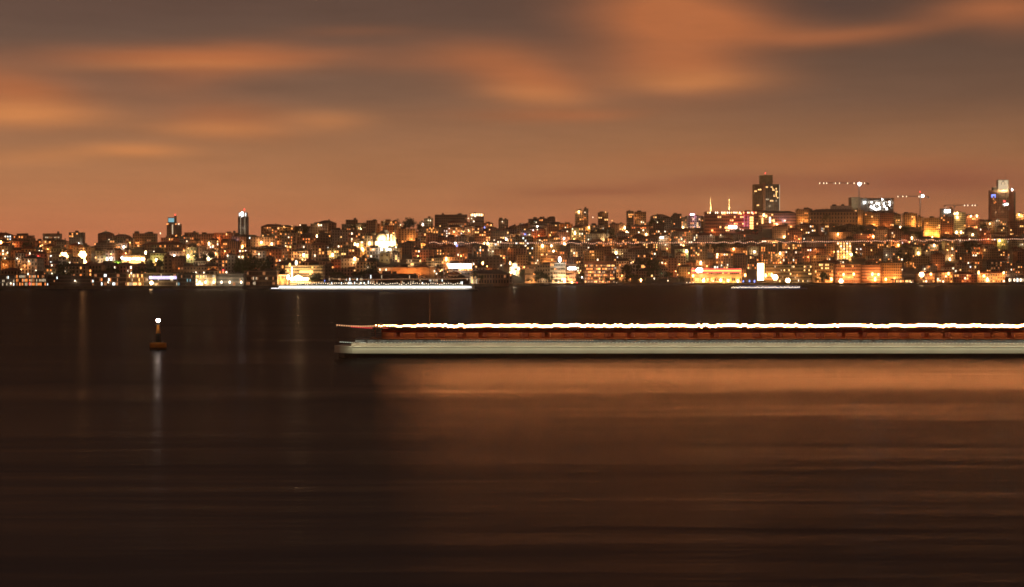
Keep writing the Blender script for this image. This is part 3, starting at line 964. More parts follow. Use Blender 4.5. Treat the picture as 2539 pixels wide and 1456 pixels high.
def tower(name, label, u, ytop, t, wpx, phrase, ybase=600):
    Y = shore(u) + t * DEEP
    X, _, zt = px(u, ytop, Y)
    z0 = ground(u, t)
    root = thing(name, label, "tower", (X, Y, z0))
    LM.append((u - wpx / 2, u + wpx / 2, ytop, ybase, Y))
    ANCHORS.append((u, (ytop + ybase) / 2, phrase))
    return root, wpx / F * Y, zt - z0, F / Y


def tower_windows(root, x0, x1, yf, z0, z1, cols, rows, lit, key, fill=.62, mat=PANE):
    bb = Build()
    for r in range(rows):
        for c in range(cols):
            x = x0 + (c + .5) * (x1 - x0) / cols
            z = z0 + (r + .5) * (z1 - z0) / rows
            ww, wh = (x1 - x0) / cols * fill, (z1 - z0) / rows * .66
            if (r, c) in lit:
                place("lit_window", LIT[key if isinstance(key, str) else R.choice(key)], root, (x, yf - .08, z), (ww * 1.25, 1, wh * 1.15))
            else:
                bb.quadbox(x - ww / 2, x + ww / 2, yf - .05, yf + .05, z - wh / 2, z + wh / 2, 0, 'kb')
    bb.build("window", mat, root, 'stuff')


# the big hotel tower on the crest (corner on, orange edge column, crown and mast)
root, w, h, k = tower("hotel_tower", "tall dark hotel tower with scattered lit rooms and boxy crown", 1901, 457, 1.08, 62, "hotel tower", 528)
wl = w * .345
Build().quadbox(-w / 2, -w / 2 + wl, 2, 26, -10, h).build("left_wing", WALLS['brown'], root)
Build().quadbox(-w / 2 + wl + .01, -w / 2 + wl + w * .1, -.5, 25, -10, h + 2.2).build("corner_column", WALLS['pink'], root)
Build().quadbox(-w / 2 + wl + w * .1 + .01, w / 2, 0, 26, -10, h).build("right_wing", WALLS['slate'], root)
Build().quadbox(-w * .25, -w * .07, 5, 18, h + .003, h + w * .36).quadbox(-w * .07, w * .25, 4, 20, h + .003, h + w * .37).build("crown", WALLS['olive'], root)
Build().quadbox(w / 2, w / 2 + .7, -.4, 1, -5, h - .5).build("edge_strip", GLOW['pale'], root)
a = Build().bar((-w * .02, 10, h + w * .3), (-w * .02, 10, h + w * .68), .35, .1, 6).build("antenna", METAL, root)
place("beacon", BULB['red'], root, (-w * .035, 8, h + w * .45), (.6, .6, 1.3))
rb = -w / 2 + wl + w * .11
z_lo = 0.0
tower_windows(root, -w / 2 + .5, -w / 2 + wl - .3, 2, h * .35, h - 2.5, 7, 17, {(14, 4), (14, 5), (14, 3), (13, 1), (13, 0), (4, 2), (4, 3)}, 'yellow')
tower_windows(root, rb + .3, w / 2 - .6, 0, h * .35, h - 3.5, 12, 17, {(16, 0), (16, 1), (16, 4), (16, 5), (15, 6), (14, 6), (14, 7), (15, 9), (14, 9), (13, 9), (13, 10), (12, 9), (11, 7), (10, 7), (10, 9), (11, 9), (9, 11), (8, 0), (8, 1), (8, 2),
                                                                 (7, 4), (7, 5), (7, 6), (7, 9), (9, 10)}, ('yellow', 'yellow', 'pale'))
st = Build()
for c in range(1, 7):
    x = rb + c * (w / 2 - .6 - rb) / 7
    st.quadbox(x - .12, x + .12, -.55, -.1, 0, h - 3.5)
for c in range(1, 5):
    x = -w / 2 + c * wl / 5
    st.quadbox(x - .1, x + .1, 1.45, 1.9, 0, h - 3)
st.build("facade_rib", STONE, root)
point_light(root, (w * .15, -14, h * .5), 3200, (1, .7, .42), 1)  # added light hanging in the air, without a fixture, to raise the facade

# emblem tower at the right
root, w, h, k = tower("emblem_tower", "slab tower with a glowing emblem box on its roof and blue windows", 2487, 472, .98, 62, "emblem tower", 545)
Build().quadbox(-w / 2, w * .22, 0, 16, -10, h).build("main_slab", WALLS['pink'], root)
Build().quadbox(w * .22 + .01, w / 2, 1.2, 15, -10, h - 1.5).build("side_wing", WALLS['brick'], root)
Build().quadbox(w * .43, w / 2 + .02, .8, 1.18, -5, h - 3).build("wing_strip", WALLS['dark'], root)
Build().quadbox(-w * .4, -w * .12, 2, 12, h + .003, h + 5).quadbox(w * .2, w * .46, 2, 14, h + .003, h + 2.8).build("plant_room", WALLS['dark'], root)
Build().quadbox(-w * .2, w * .22, .99, 13, h + .004, h + w * .42).build("emblem_box", WALLS['cream'], root)
glow_bar(root, "emblem_panel", 'pale', -w * .19, w * .19, h + .6, h + w * .40, .98, .1, "glowing panel carrying a dark arch emblem")
em = Build()
pts = [(math.cos(a) * w * .075, math.sin(a) * w * .085) for a in [math.pi * (-.12 + i * 1.24 / 14) for i in range(15)]]
pts = [(x, z + (w * .05 * max(0, 1 - abs(x) / (w * .03)))) for x, z in pts]
for (a, c), (b_, e) in zip(pts, pts[1:]):
    em.bar((a, .75, h + w * .25 + c), (b_, .75, h + w * .25 + e), .6, None, 4)
em.build("emblem", WALLS['brown'], root)
Build().bar((w * .13, 8, h + w * .4), (w * .13, 8, h + w * .75), .25, .08, 5).bar((-w * .16, 6, h + w * .4), (-w * .16, 6, h + w * .5), .15, .08, 4).build("antenna", METAL, root)
for x in (-.08, 0, .08):
    point_light(root, (x * w, -2.5, h + 2.5), 8000, (1, .8, .45), .5)
lits = {(r, c) for r, c in ((13, 0), (13, 1), (12, 0), (13, 2), (13, 3), (12, 3))}
tower_windows(root, -w / 2 + 1.2, w * .22 - .6, 0, h * .3, h - 4, 16, 15, lits, 'blue')
for (x, z, kk) in ((-.40, .78, 'amber'), (-.36, .74, 'dim'), (-.30, .70, 'orange'), (-.36, .68, 'orange'), (.02, .72, 'red'), (.06, .72, 'red'), (.08, .64, 'beam'), (.12, .65, 'beam'), (.16, .64, 'beam'), (.0, .64, 'cool'), (.19, .66, 'white'), (.05, .61, 'white')):
    place("lit_window", LIT[kk], root, (x * w, -.3, z * h), (1.1, 1, 2.4))
place("roof_lamp", BULB['beam'], root, (w * .36, .8, h + .8), (.8, .8, 1.8))
rib = Build()
for c in range(1, 9):
    x = -w / 2 + c * (w * .72) / 8
    rib.quadbox(x - .12, x + .12, -.5, -.08, 0, h - 2)
rib.build("facade_rib", STONE, root)
point_light(root, (-w * .2, -16, h * .45), 3500, (1, .48, .22), 1)  # added light in mid air before the slab, without a fixture

# twin tower pair on the left crest
root, w, h, k = tower("twin_tower", "pair of joined dark towers with a teal lit crown", 430, 553, 1.03, 33, "twin towers", 588)
Build().quadbox(-w / 2, w * .1, 0, 14, -8, h).build("left_shaft", WALLS['brown'], root)
Build().quadbox(w * .1 + .01, w / 2, 2, 14, -8, h - 1.5).build("right_shaft", WALLS['dark'], root)
Build().quadbox(-w * .42, w * .14, 1, 12, h + .003, h + w * .42).quadbox(w * .04, w * .16, 4, 10, h + w * .42, h + w * .55).build("crown", WALLS['dark'], root)
glow_bar(root, "crown_panel", 'teal', -w * .38, w * .05, h + 1.0, h + w * .36, .98, .1, "teal lit crown panel")
glow_bar(root, "light_strip", 'pale', -w * .1, -w * .02, 2, h - 2, -.02, .2)
Build().bar((w * .1, 6, h + w * .5), (w * .1, 6, h + w * .72), .25, .08, 5).build("antenna", METAL, root)
place("beacon", BULB['red'], root, (w * .1, 5, h + w * .62), (.5, .5, 1.2))
for x in (-.47, -.40, .20, .42):
    place("edge_lamp", BULB['amber' if x < .3 else 'white'], root, (x * w, -.5, h - 1.5), (.5, .4, 1.1))
tower_windows(root, -w / 2 + .4, -w * .12, 0, h * .2, h - 2.5, 3, 12, set(), 'dim')
tower_windows(root, w * .13, w / 2 - .3, 2, h * .2, h - 3, 5, 12, {(2, 1)}, 'dim', .5)

# white topped tower
root, w, h, k = tower("slim_tower", "slim dark tower crowned by one dazzling white lamp", 602, 537, 1.02, 24, "white topped tower", 590)
Build().quadbox(-w / 2, w / 2, 0, 12, -8, h).build("shaft", WALLS['slate'], root)
Build().quadbox(-w * .42, -w * .28, 1, 10, h + .003, h + w * .45).quadbox(w * .28, w * .42, 1, 10, h + .003, h + w * .42).quadbox(-w * .28, w * .28, 3, 9, h + .003, h + w * .35).build("crown", WALLS['dark'], root)
place("crown_lamp", BULB['beam'], root, (-w * .08, .3, h + w * .22), (1.4, 1.1, 3.4))
for x in (-.34, .3):
    place("crown_lamp", BULB['cool'], root, (x * w, .2, h + w * .2), (.6, .5, 2.4))
Build().bar((w * .12, 6, h + w * .3), (w * .12, 6, h + w * .85), .2, .08, 5).build("antenna", METAL, root)
place("beacon", BULB['red'], root, (w * .12, 5.4, h + w * .72), (.5, .5, 1.6))
tower_windows(root, -w / 2 + .3, w / 2 - .3, 0, h * .1, h - 1.5, 8, 16, set(), 'pale', .6)
for x in (-.22, .22):
    glow_bar(root, "light_strip", 'pale', x * w - .15, x * w + .15, h * .35, h * .95, -.1, .15)
point_light(root, (0, -10, h * .6), 900, (1, .8, .6), .6)  # added light floating before the shaft, no fixture around it

# construction site with white lights
Ys = shore(2165) + 1.12 * DEEP
kS = F / Ys
X, _, zt = px(2164, 490, Ys)
z0 = ground(2165, 1.1) - 6
root = thing("building_site", "concrete building shell under construction lit by glaring white worklights", "building site", (X, Ys, z0))
LM.append((2110, 2218, 489, 530, Ys))
ANCHORS.append((2164, 510, "floodlit building site"))
w, h = 106 / kS, zt - z0
Build().quadbox(-w / 2, -w * .28, 0, 30, -5, h + .6).build("concrete_core", WALLS['cream'], root)
Build().quadbox(-w * .28 + .01, -w * .13, 3, 28, -5, h - .4).build("dark_bay", WALLS['slate'], root)
fl = Build()
for i in range(6):
    z = h - 1 - i * 4.2
    fl.quadbox(-w * .13 + .02, w / 2, .5, 28, z - .4, z)
fl.build("floor_slab", WALLS['grey'], root)
cl = Build()
for i in range(9):
    x = -w * .12 + i * w * .0765
    cl.quadbox(x - .35, x + .35, .1, .9, -5, h)
cl.build("column", WALLS['grey'], root)
Build().quadbox(-w * .13 + .03, w / 2 - .1, 9, 9.4, -5, h - 1.5).build("back_wall", WALLS['grey'], root)
sh = Build()
for i in range(14):
    x, z = R.uniform(-.1, .42) * w, R.uniform(.72, .97) * h
    sh.quadbox(x, x + R.uniform(1, 3), .92, 1.1, z - R.uniform(1.5, 3.5), z)
sh.build("sheeting", WALLS['white'], root)
for i in range(19):
    x, z = R.uniform(-.08, .47) * w, h - R.choice((8.5, 10, 12, 14.5, 16, 18, 20)) + R.uniform(-1, 1)
    place("worklight", BULB['beam'], root, (x, -.4 + R.uniform(-.3, .3), z), (.8, .6, R.uniform(1.0, 2.0)))
for (x, z) in ((-.21, h - 9), (-.18, h - 8), (.22, h - 3)):
    place("worklight", BULB['beam'], root, (x * w, -.6, z), (.6, .5, 1.6))
for x in (-.05, .1, .25, .4):
    point_light(root, (x * w, 4, h - 9), 1600, (1, .92, .82), .5)
point_light(root, (-w * .48, -14, h - 8), 2600, (.95, .95, .7), .5)  # added light hung out before the concrete core, no fixture there
Yw = shore(2090) + 1.04 * DEEP
building("exhibition_hall", "pale unlit flat hall left of the floodlit building site", "hall", 2062, 2112, 511, Yw, wall='white', lit=0, rows=3, cols=8, d=16, ww=.8)
LM.append((2062, 2112, 511, 530, Yw))


def crane(label, u, yjib, ybase, t, u_l, u_r, yapex, lamps, big, beacon):
    Y = shore(u) + t * DEEP
    k = F / Y
    X, _, z = px(u, yjib, Y)
    z0 = ground(u, t) - 4
    root = thing("tower_crane", label, "crane", (X, Y, z0))
    H = z - z0
    mast = Build()
    s = .9
    for sx in (-s, s):
        for sy in (-s, s):
            mast.bar((sx, sy, 0), (sx, sy, H), .14, None, 4)
    n = max(4, int(H / 3))
    for i in range(n):
        a, c = H * i / n, H * (i + 1) / n
        for sy in (-s, s):
            mast.bar((-s, sy, a), (s, sy, c), .09, None, 4)
        for sx in (-s, s):
            mast.bar((sx, -s, c), (sx, s, a), .09, None, 4)
    mast.build("mast", PALE_METAL, root)
    xl, xr = (u_l - u) / k, (u_r - u) / k
    jib = Build()
    for (yy, zz) in ((-.7, 0), (.7, 0), (0, 1.3)):
        jib.bar((xl, yy, H + zz), (xr, yy, H + zz), .2, None, 4)
    m = int(abs(xr - xl) / 2.5)
    for i in range(m):
        a, c = xl + (xr - xl) * i / m, xl + (xr - xl) * (i + 1) / m
        jib.bar((a, -.7, H), ((a + c) / 2, 0, H + 1.3), .12, None, 4).bar(((a + c) / 2, 0, H + 1.3), (c, .7, H), .12, None, 4)
    jib.build("jib", METAL, root)
    za = H + (yjib - yapex) / k
    Build().bar((-.6, 0, H), (0, 0, za), .12, .06, 4).bar((.6, 0, H), (0, 0, za), .12, .06, 4).bar((0, 0, za), (xl * .8, 0, H + 1.3), .05, None, 4).bar((0, 0, za), (xr * .9, 0, H + 1.3), .05, None, 4).build("apex", METAL, root)
    xc = xr if abs(xr) < abs(xl) else xl
    Build().quadbox(xc - 1.6, xc + 1.6, -1, 1, H - 1.8, H - .1).build("counterweight", WALLS['dark'], root)
    Build().quadbox(-1.2, 1.2, -2.4, -.95, H - 2.4, H - .2).build("cab", PALE_METAL, root)
    for lu in lamps:
        place("jib_lamp", BULB['white'], root, ((lu - u) / k, -.9, H + .2), (.55, .5, 1.2))
    if big:
        place("crane_floodlight", BULB['beam'], root, (big[0], -2.0, H + big[2]), (big[1], big[1] * .6, big[1]))
        point_light(root, (big[0], -4, H - 3), 2500, (.95, 1, 1), .5)
    if beacon:
        place("beacon", BULB['red'], root, (0, 0, za + .5), (.6, .6, 1.4))
    return root


crane("tall tower crane with a dazzling lamp and lights strung along its jib", 2130, 455, 500, 1.02, 2030, 2152, 447, [2032, 2042, 2049, 2071, 2081, 2101, 2117, 2136, 2143], (0, 2.4, -1.0), False)
crane("tower crane with a bright white lamp and red beacon right of building site", 2281, 488, 520, 1.15, 2224, 2301, 477, [2226, 2238, 2247, 2278], (4, 2.2, 1.0), True)
crane("low tower crane with four jib lights left of the emblem tower", 2366, 510, 530, 1.15, 2342, 2424, 505, [2391, 2399, 2410, 2417], None, False)

# --- mosques


def minaret_parts(root, x, y, z0, z1, r, mat=STONE):
    m = Build()
    b = z0 + (z1 - z0) * .60
    m.lathe([(r * 1.5, z0 - 6), (r * 1.5, z0 + 3), (r, z0 + 5), (r * .95, b - 1.2), (r * 1.7, b), (r * 1.75, b + 1.1), (r * .85, b + 1.15), (r * .8, z0 + (z1 - z0) * .8)], 10, x, y)
    o = m.build("minaret", mat, root)
    Build().lathe([(r * .95, z0 + (z1 - z0) * .8), (r * .5, z0 + (z1 - z0) * .88), (.05, z1)], 10, x, y).build("spire", LEAD if mat is not STONE else mat, o)
    return o


Ym = shore(950) + t_for(950, 620) * DEEP
kM = F / Ym
X, _, _ = px(953, 620, Ym)
z0 = ground_at(X, Ym)
root = thing("floodlit_mosque", "domed mosque with two slim minarets floodlit blazing white", "mosque", (X, Ym + 10, z0))
LM.append((926, 982, 546, 618, Ym))
ANCHORS.append((953, 592, "floodlit mosque"))
gx = lambda u: (u - 953) / kM
gz = lambda y: (620 - y) / kM
Build().quadbox(gx(928), gx(960), -10, 8, -9, gz(598)).quadbox(gx(960) + .01, gx(980), -8, 6, -9, gz(600)).build("prayer_hall", STONE, root)
rd = 14.5 / kM
Build().lathe([(rd * 1.03, gz(598)), (rd * 1.03, gz(593)), (rd * .98, gz(590)), (rd * .82, gz(584)), (rd * .55, gz(579.5)), (rd * .25, gz(577.5)), (.05, gz(577))], 20, gx(945), -1.5).build("dome", STONE, root)
Build().lathe([(rd * .9, gz(590)), (rd * .9, gz(577)), (rd * .7, gz(572)), (rd * .4, gz(569.5)), (.05, gz(568.5))], 18, gx(952), 6).build("rear_dome", LEAD, root)
Build().lathe([(5 / kM, gz(600)), (5 / kM, gz(588)), (4 / kM, gz(582)), (2 / kM, gz(579)), (.05, gz(578))], 14, gx(970), -2).build("side_dome", STONE, root)
for u in (929, 962, 978):
    Build().lathe([(1.7 / kM, gz(602)), (1.7 / kM, gz(581)), (.9 / kM, gz(579)), (.05, gz(575))], 8, gx(u), -9).build("turret", STONE, root)
minaret_parts(root, gx(949), 13, gz(600), gz(543), 1.25)
minaret_parts(root, gx(979.5), -5, gz(612), gz(545.5), 1.1)
wn = Build()
for i in range(7):
    wn.quadbox(gx(931 + i * 4.2) - .5, gx(931 + i * 4.2) + .5, -10.08, -9.9, gz(612), gz(605))
wn.build("window", PANE, root, 'stuff')
for (u, y, dy, p) in ((940, 612, -24, 60000), (955, 612, -22, 50000), (974, 608, -20, 35000), (930, 614, -18, 15000), (949, 600, 6.0, 0), (982, 612, -14, 9000)):
    if p:
        d = bpy.data.lights.new("flood_beam", 'SPOT')
        d.energy, d.color, d.shadow_soft_size, d.spot_size, d.spot_blend = p * 2.4, (1, .72, .34), .6, math.radians(75), .6
        o = bpy.data.objects.new("flood_beam", d)
        COL.objects.link(o)
        o.parent, o.location = root, (gx(u), dy, gz(y))
        o.rotation_euler = (Vector((0, 0, gz(592))) - Vector((gx(u) * .5, dy, gz(y)))).to_track_quat('-Z', 'Y').to_euler()
        place("floodlight", BULB['blaze'], root, (gx(u), dy - 1.2, gz(y) - 1), (.8, .6, .8))

Yt = shore(1785) + 1.05 * DEEP
for u, lab in ((1762, "slim lit minaret, the left of a pair above the red lit hotel"), (1808, "slim lit minaret, the right of a pair above the red lit hotel")):
    X, _, zt = px(u, 486, Yt)
    z0 = ground(u, 1.05)
    r_ = thing("lit_minaret", lab, "minaret", (X, Yt, z0), group="minarets above the red lit hotel")
    minaret_parts(r_, 0, 0, 0, zt - z0, 1.1)
    point_light(r_, (-2, -7, (zt - z0) * .62), 16000, (1, .62, .25), .4)
    point_light(r_, (1, -6, (zt - z0) * .85), 9000, (1, .62, .25), .4)
    FACES.append((u - 2, u + 2, 486, 520, Yt, 0, X))
Yt = shore(1637) + t_for(1637, 690) * DEEP
X, _, zt = px(1637.6, 606, Yt)
z0 = ground_at(X, Yt)
r_ = thing("dark_minaret", "slim unlit minaret rising beside the low pink prayer hall", "minaret", (X, Yt - 3, z0))
minaret_parts(r_, 0, 0, 0, zt - z0, 1.3, WALLS['brown'])
LM.append((1634, 1641, 606, 690, Yt - 3))

# ------------------------------------------------------------------ the houses in between
TONES = ['cream', 'grey', 'ochre', 'brick', 'pink', 'brown', 'olive', 'grey', 'brown', 'dark', 'slate', 'white']
NUM = ['no', 'one', 'two', 'three', 'four', 'five', 'six', 'seven', 'eight', 'nine', 'ten', 'eleven', 'twelve', 'thirteen', 'fourteen', 'fifteen']


def where(u, y):
    """Phrases that say where a thing stands, nearest mark first."""
    res = []
    for (au, ay, ph) in sorted(ANCHORS, key=lambda a: (a[0] - u) ** 2 + ((a[1] - y) * 2.0) ** 2)[:11]:
        du, dy = u - au, y - ay
        if abs(du) < 30:
            pr = 'directly above' if dy < 0 else 'directly below'
        elif abs(dy) < 14:
            pr = 'level left of' if du < 0 else 'level right of'
        else:
            pr = ('uphill ' if dy < 0 else 'downhill ') + ('left of' if du < 0 else 'right of')
        res.append(pr + ' the ' + ph)
    return res


def unique(make_, u, y):
    ws = where(u, y)

    def make(wp):
        lab = make_(wp)
        for cut in (' flat roofed', ' tile roofed', ' hip roofed', 'directly ', ' leafy', ' apartment', 'level '):
            if len(lab.split()) > 16:
                lab = lab.replace(cut, '', 1)
        return lab
    for wph in ws:
        lab = make(wph)
        if lab not in NAMES_USED:
            NAMES_USED[lab] = 1
            return lab
    for a in range(len(ws)):
        for b_ in range(a + 1, len(ws)):
            lab = make(ws[a] + ' and ' + ws[b_].replace('directly ', '').replace('level ', ''))
            if lab not in NAMES_USED and len(lab.split()) <= 16:
                NAMES_USED[lab] = 1
                return lab
    return make(ws[0])


def hidden_or_blocking(u0, u1, ytop, ybot, Y):
    """None to drop a house, else the (possibly lowered) roof line."""
    for (a, b_, yt, yb, Yl) in LM:
        if u1 < a + 1 or u0 > b_ - 1:
            continue
        if abs(Y - Yl) < 22:
            return None
        if Y < Yl and ytop < yb - 3:
            ytop = max(ytop, yb - 3)
        if Y > Yl and u0 >= a - 2 and u1 <= b_ + 2 and ytop > yt - 2:
            return None
    return ytop if ybot - ytop > 11 else None


rowsT = [.115, .21, .32, .43, .545, .66, .78, .90, 1.0]
count = {'apartment_building': 0, 'townhouse': 0}
hr = random.Random(21)
todo = []
for ri, t in enumerate(rowsT):
    u = -50 + hr.uniform(-30, 0)
    while u < 2590:
        wpx = hr.choice((hr.uniform(18, 30), hr.uniform(26, 48), hr.uniform(36, 62)))
        u0, u1 = u, u + wpx
        u = u1 + hr.choice((0.6, 1.5, 3, 7, 16))
        um = (u0 + u1) / 2
        tt = t + hr.uniform(-.035, .03)
        Y = shore(um) + tt * DEEP
        z0 = ground(um, tt)
        hgt = hr.choice((3, 4, 4, 5, 5, 6, 7)) * 3.2 + .5
        if ri >= len(rowsT) - 1:
            hgt = hr.choice((2, 3, 4, 5, 6)) * 3.2
        ybot = HY - (z0 - EYE) / Y * F
        ytop = ybot - hgt / Y * F
        sk = lerp(SKYLINE, um)
        if ytop < sk - 9:
            ytop = sk - hr.uniform(-4, 9)
        yt = hidden_or_blocking(u0, u1, ytop, ybot, Y)
        if yt is None:
            continue
        if hr.random() < .07:
            continue
        todo.append((u0, u1, yt, ybot, Y, ri))
for (u0, u1, ytop, ybot, Y, ri) in todo:
    big = (u1 - u0) / F * Y > 13.5
    kind = 'apartment_building' if big else 'townhouse'
    if count[kind] >= 295:
        kind = 'townhouse' if kind == 'apartment_building' else 'apartment_building'
    count[kind] += 1
    um, ym = (u0 + u1) / 2, (ytop + ybot) / 2
    wl = hr.choice(TONES)
    p = hr.choice((.0, .03, .06, .10, .15, .22, .32))
    pal = hr.choice((W_MIX, ('amber', 'amber', 'yellow'), ('orange', 'dim', 'amber'), ('yellow', 'white', 'amber'), W_MIX, ('orange', 'amber', 'amber'), ('cool', 'white', 'yellow')))
    rf = hr.choice(('flat', 'flat', 'flat', 'tile', 'tile', 'dark'))
    root, w, d, h, rows = building(kind, "x", "apartments" if kind[0] == 'a' else "house", u0, u1, ytop, Y, wall=wl, lit=p, lits=pal, roof=rf, rz=math.radians(hr.uniform(-9, 9)), rng=hr,
                                   ww=hr.uniform(.85, 1.5), wh=hr.uniform(1.7, 2.4), balcony=hr.random() < .35, group="houses stacked up the hillside", style=hr.choice(('grid', 'grid', 'grid', 'fins', 'strip')))
    n = root["_lit"]
    lit_words = 'unlit' if n == 0 else ('with ' + (NUM[n] if n < 16 else 'many') + ' lit window' + ('' if n == 1 else 's'))
    noun = ('apartment block' if kind[0] == 'a' else 'townhouse')
    storeys = NUM[min(rows, 15)] + ' storey'
    rw = {'flat': 'flat roofed', 'tile': 'tile roofed', 'dark': 'hip roofed'}[rf]
    full = (lambda wp: f"unlit {WALL_WORD[wl]} {rw} {storeys} {noun} {wp}") if n == 0 else (lambda wp: f"{WALL_WORD[wl]} {rw} {noun} {lit_words} {wp}")
    root["label"] = unique(full, um, ym)
STREET = [f for f in FACES[len(LM):] if hr.random() < .42]
for o in list(COL.objects):
    if "_lit" in o:
        del o["_lit"]


def nearest_face(u, y, extra=0.0):
    best = None
    for f in FACES:
        if f[0] <= u <= f[1] and f[2] - extra <= y <= f[3] + 2:
            if best is None or f[4] < best[4]:
                best = f
    return best


# ------------------------------------------------------------------ trees


def tree_meshes(i):
    r = random.Random(100 + i)
    H = r.uniform(9, 13)
    W = H * r.uniform(.36, .5)
    tr = Build().bar((0, 0, -2), (.2, 0, H * .45), .38, .24, 6)
    for k in range(5):
        a = r.uniform(0, 6.28)
        tr.bar((.2, 0, H * r.uniform(.28, .45)), (math.cos(a) * W * .55, math.sin(a) * W * .55, H * r.uniform(.55, .8)), .16, .05, 4)
    cr = Build()
    lobes = [(r.uniform(-.5, .5) * W, r.uniform(-.5, .5) * W, H * r.uniform(.42, .86), W * r.uniform(.35, .6)) for _ in range(9)]
    for (x, y, z, s) in lobes:
        for _ in range(38):
            v = Vector((r.gauss(0, 1), r.gauss(0, 1), r.gauss(0, .8))).normalized() * s * r.uniform(.55, 1.08)
            c = Vector((x, y, z)) + v
            a = Vector((r.gauss(0, 1), r.gauss(0, 1), r.gauss(0, 1))).normalized() * r.uniform(.35, .8)
            b = a.cross(v.normalized()) + Vector((0, 0, r.uniform(-.2, .2)))
            n = len(cr.v)
            cr.v += [tuple(c - a), tuple(c + b * .7), tuple(c + a), tuple(c - b * .7)]
            cr.f.append((n, n + 1, n + 2, n + 3))
            cr.m.append(0)
    return tr.mesh("trunk", BARK), cr.mesh("crown", LEAF[i % 3])


TREES = [tree_meshes(i) for i in range(7)]
clusters = [  # u range, y range of the crown tops, how many, size
    (240, 384, 656, 668, 12, 1.0), (470, 528, 612, 636, 9, 1.0), (592, 665, 634, 656, 15, 1.15), (774, 812, 672, 684, 6, 1.0), (818, 856, 668, 684, 7, 1.1), (913, 940, 634, 656, 6, 1.0), (870, 906, 664, 676, 6, .9),
    (1088, 1108, 672, 680, 3, .9), (1174, 1192, 670, 680, 3, .9), (1334, 1350, 668, 680, 3, 1.3), (1350, 1390, 684, 694, 7, 1.0), (1486, 1534, 686, 692, 9, .9), (1552, 1608, 676, 692, 11, 1.1), (1596, 1633, 634, 672, 12, 1.2),
    (1645, 1664, 668, 690, 5, 1.1), (1676, 1698, 680, 694, 5, 1.0), (1533, 1606, 636, 650, 10, 1.0), (1470, 1518, 556, 572, 7, 1.0), (1822, 1876, 560, 576, 9, 1.0), (1938, 1970, 548, 560, 3, 1.0), (2030, 2165, 556, 568, 16, .9),
    (2013, 2056, 668, 688, 9, 1.2), (2246, 2284, 553, 575, 6, 1.6), (2428, 2448, 540, 566, 4, 1.3), (2240, 2266, 600, 620, 5, 1.1), (2380, 2422, 595, 612, 6, 1.0), (374, 402, 636, 646, 5, .9), (2110, 2135, 622, 640, 4, 1.1),
    (1296, 1330, 688, 696, 4, .8), (1526, 1556, 688, 696, 4, .8), (1430, 1450, 676, 690, 4, 1.0), (690, 720, 640, 650, 4, .9), (100, 170, 640, 660, 8, .9), (1750, 1800, 586, 600, 5, .9), (1290, 1310, 668, 680, 3, 1.0),
    (868, 910, 549, 556, 5, .9), (985, 1042, 541, 551, 8, .9), (1290, 1330, 545, 550, 4, .9), (1610, 1668, 537, 545, 7, .9), (700, 780, 560, 566, 6, .8), (2035, 2062, 514, 520, 4, .9), (60, 105, 594, 600, 5, .9)]
tr_rng = random.Random(5)
for (a, b_, ya, yb, n, s) in clusters:
    for i in range(n):
        u, y = tr_rng.uniform(a, b_), tr_rng.uniform(ya, yb)
        f = nearest_face(u, y + 8)
        sz = s * tr_rng.uniform(.75, 1.2)
        if f:
            Y = f[4] - 8 - tr_rng.uniform(0, 5)
        else:
            Y = shore(u) + max(.01, t_for(u, min(704, y + 22))) * DEEP
        X = (u - CX) / F * Y
        zg = ground_at(X, Y)
        zt = EYE + (HY - y) / F * Y
        hgt = max(5.0, min(19.0, zt - zg))
        tm, cm = TREES[tr_rng.randrange(7)]
        kk = hgt / 11.5
        lab = unique(lambda wp: ("tall" if hgt > 14 else ("small" if hgt < 8 else "bushy")) + " dark leafy tree " + wp, u, y)
        root = thing("leafy_tree", lab, "tree", (X, Y, zg), tr_rng.uniform(0, 6.28), "trees on the far shore")
        place("trunk", tm, root, (0, 0, 0), (kk, kk, kk))
        place("crown", cm, root, (0, 0, 0), (kk * sz, kk * sz, kk))

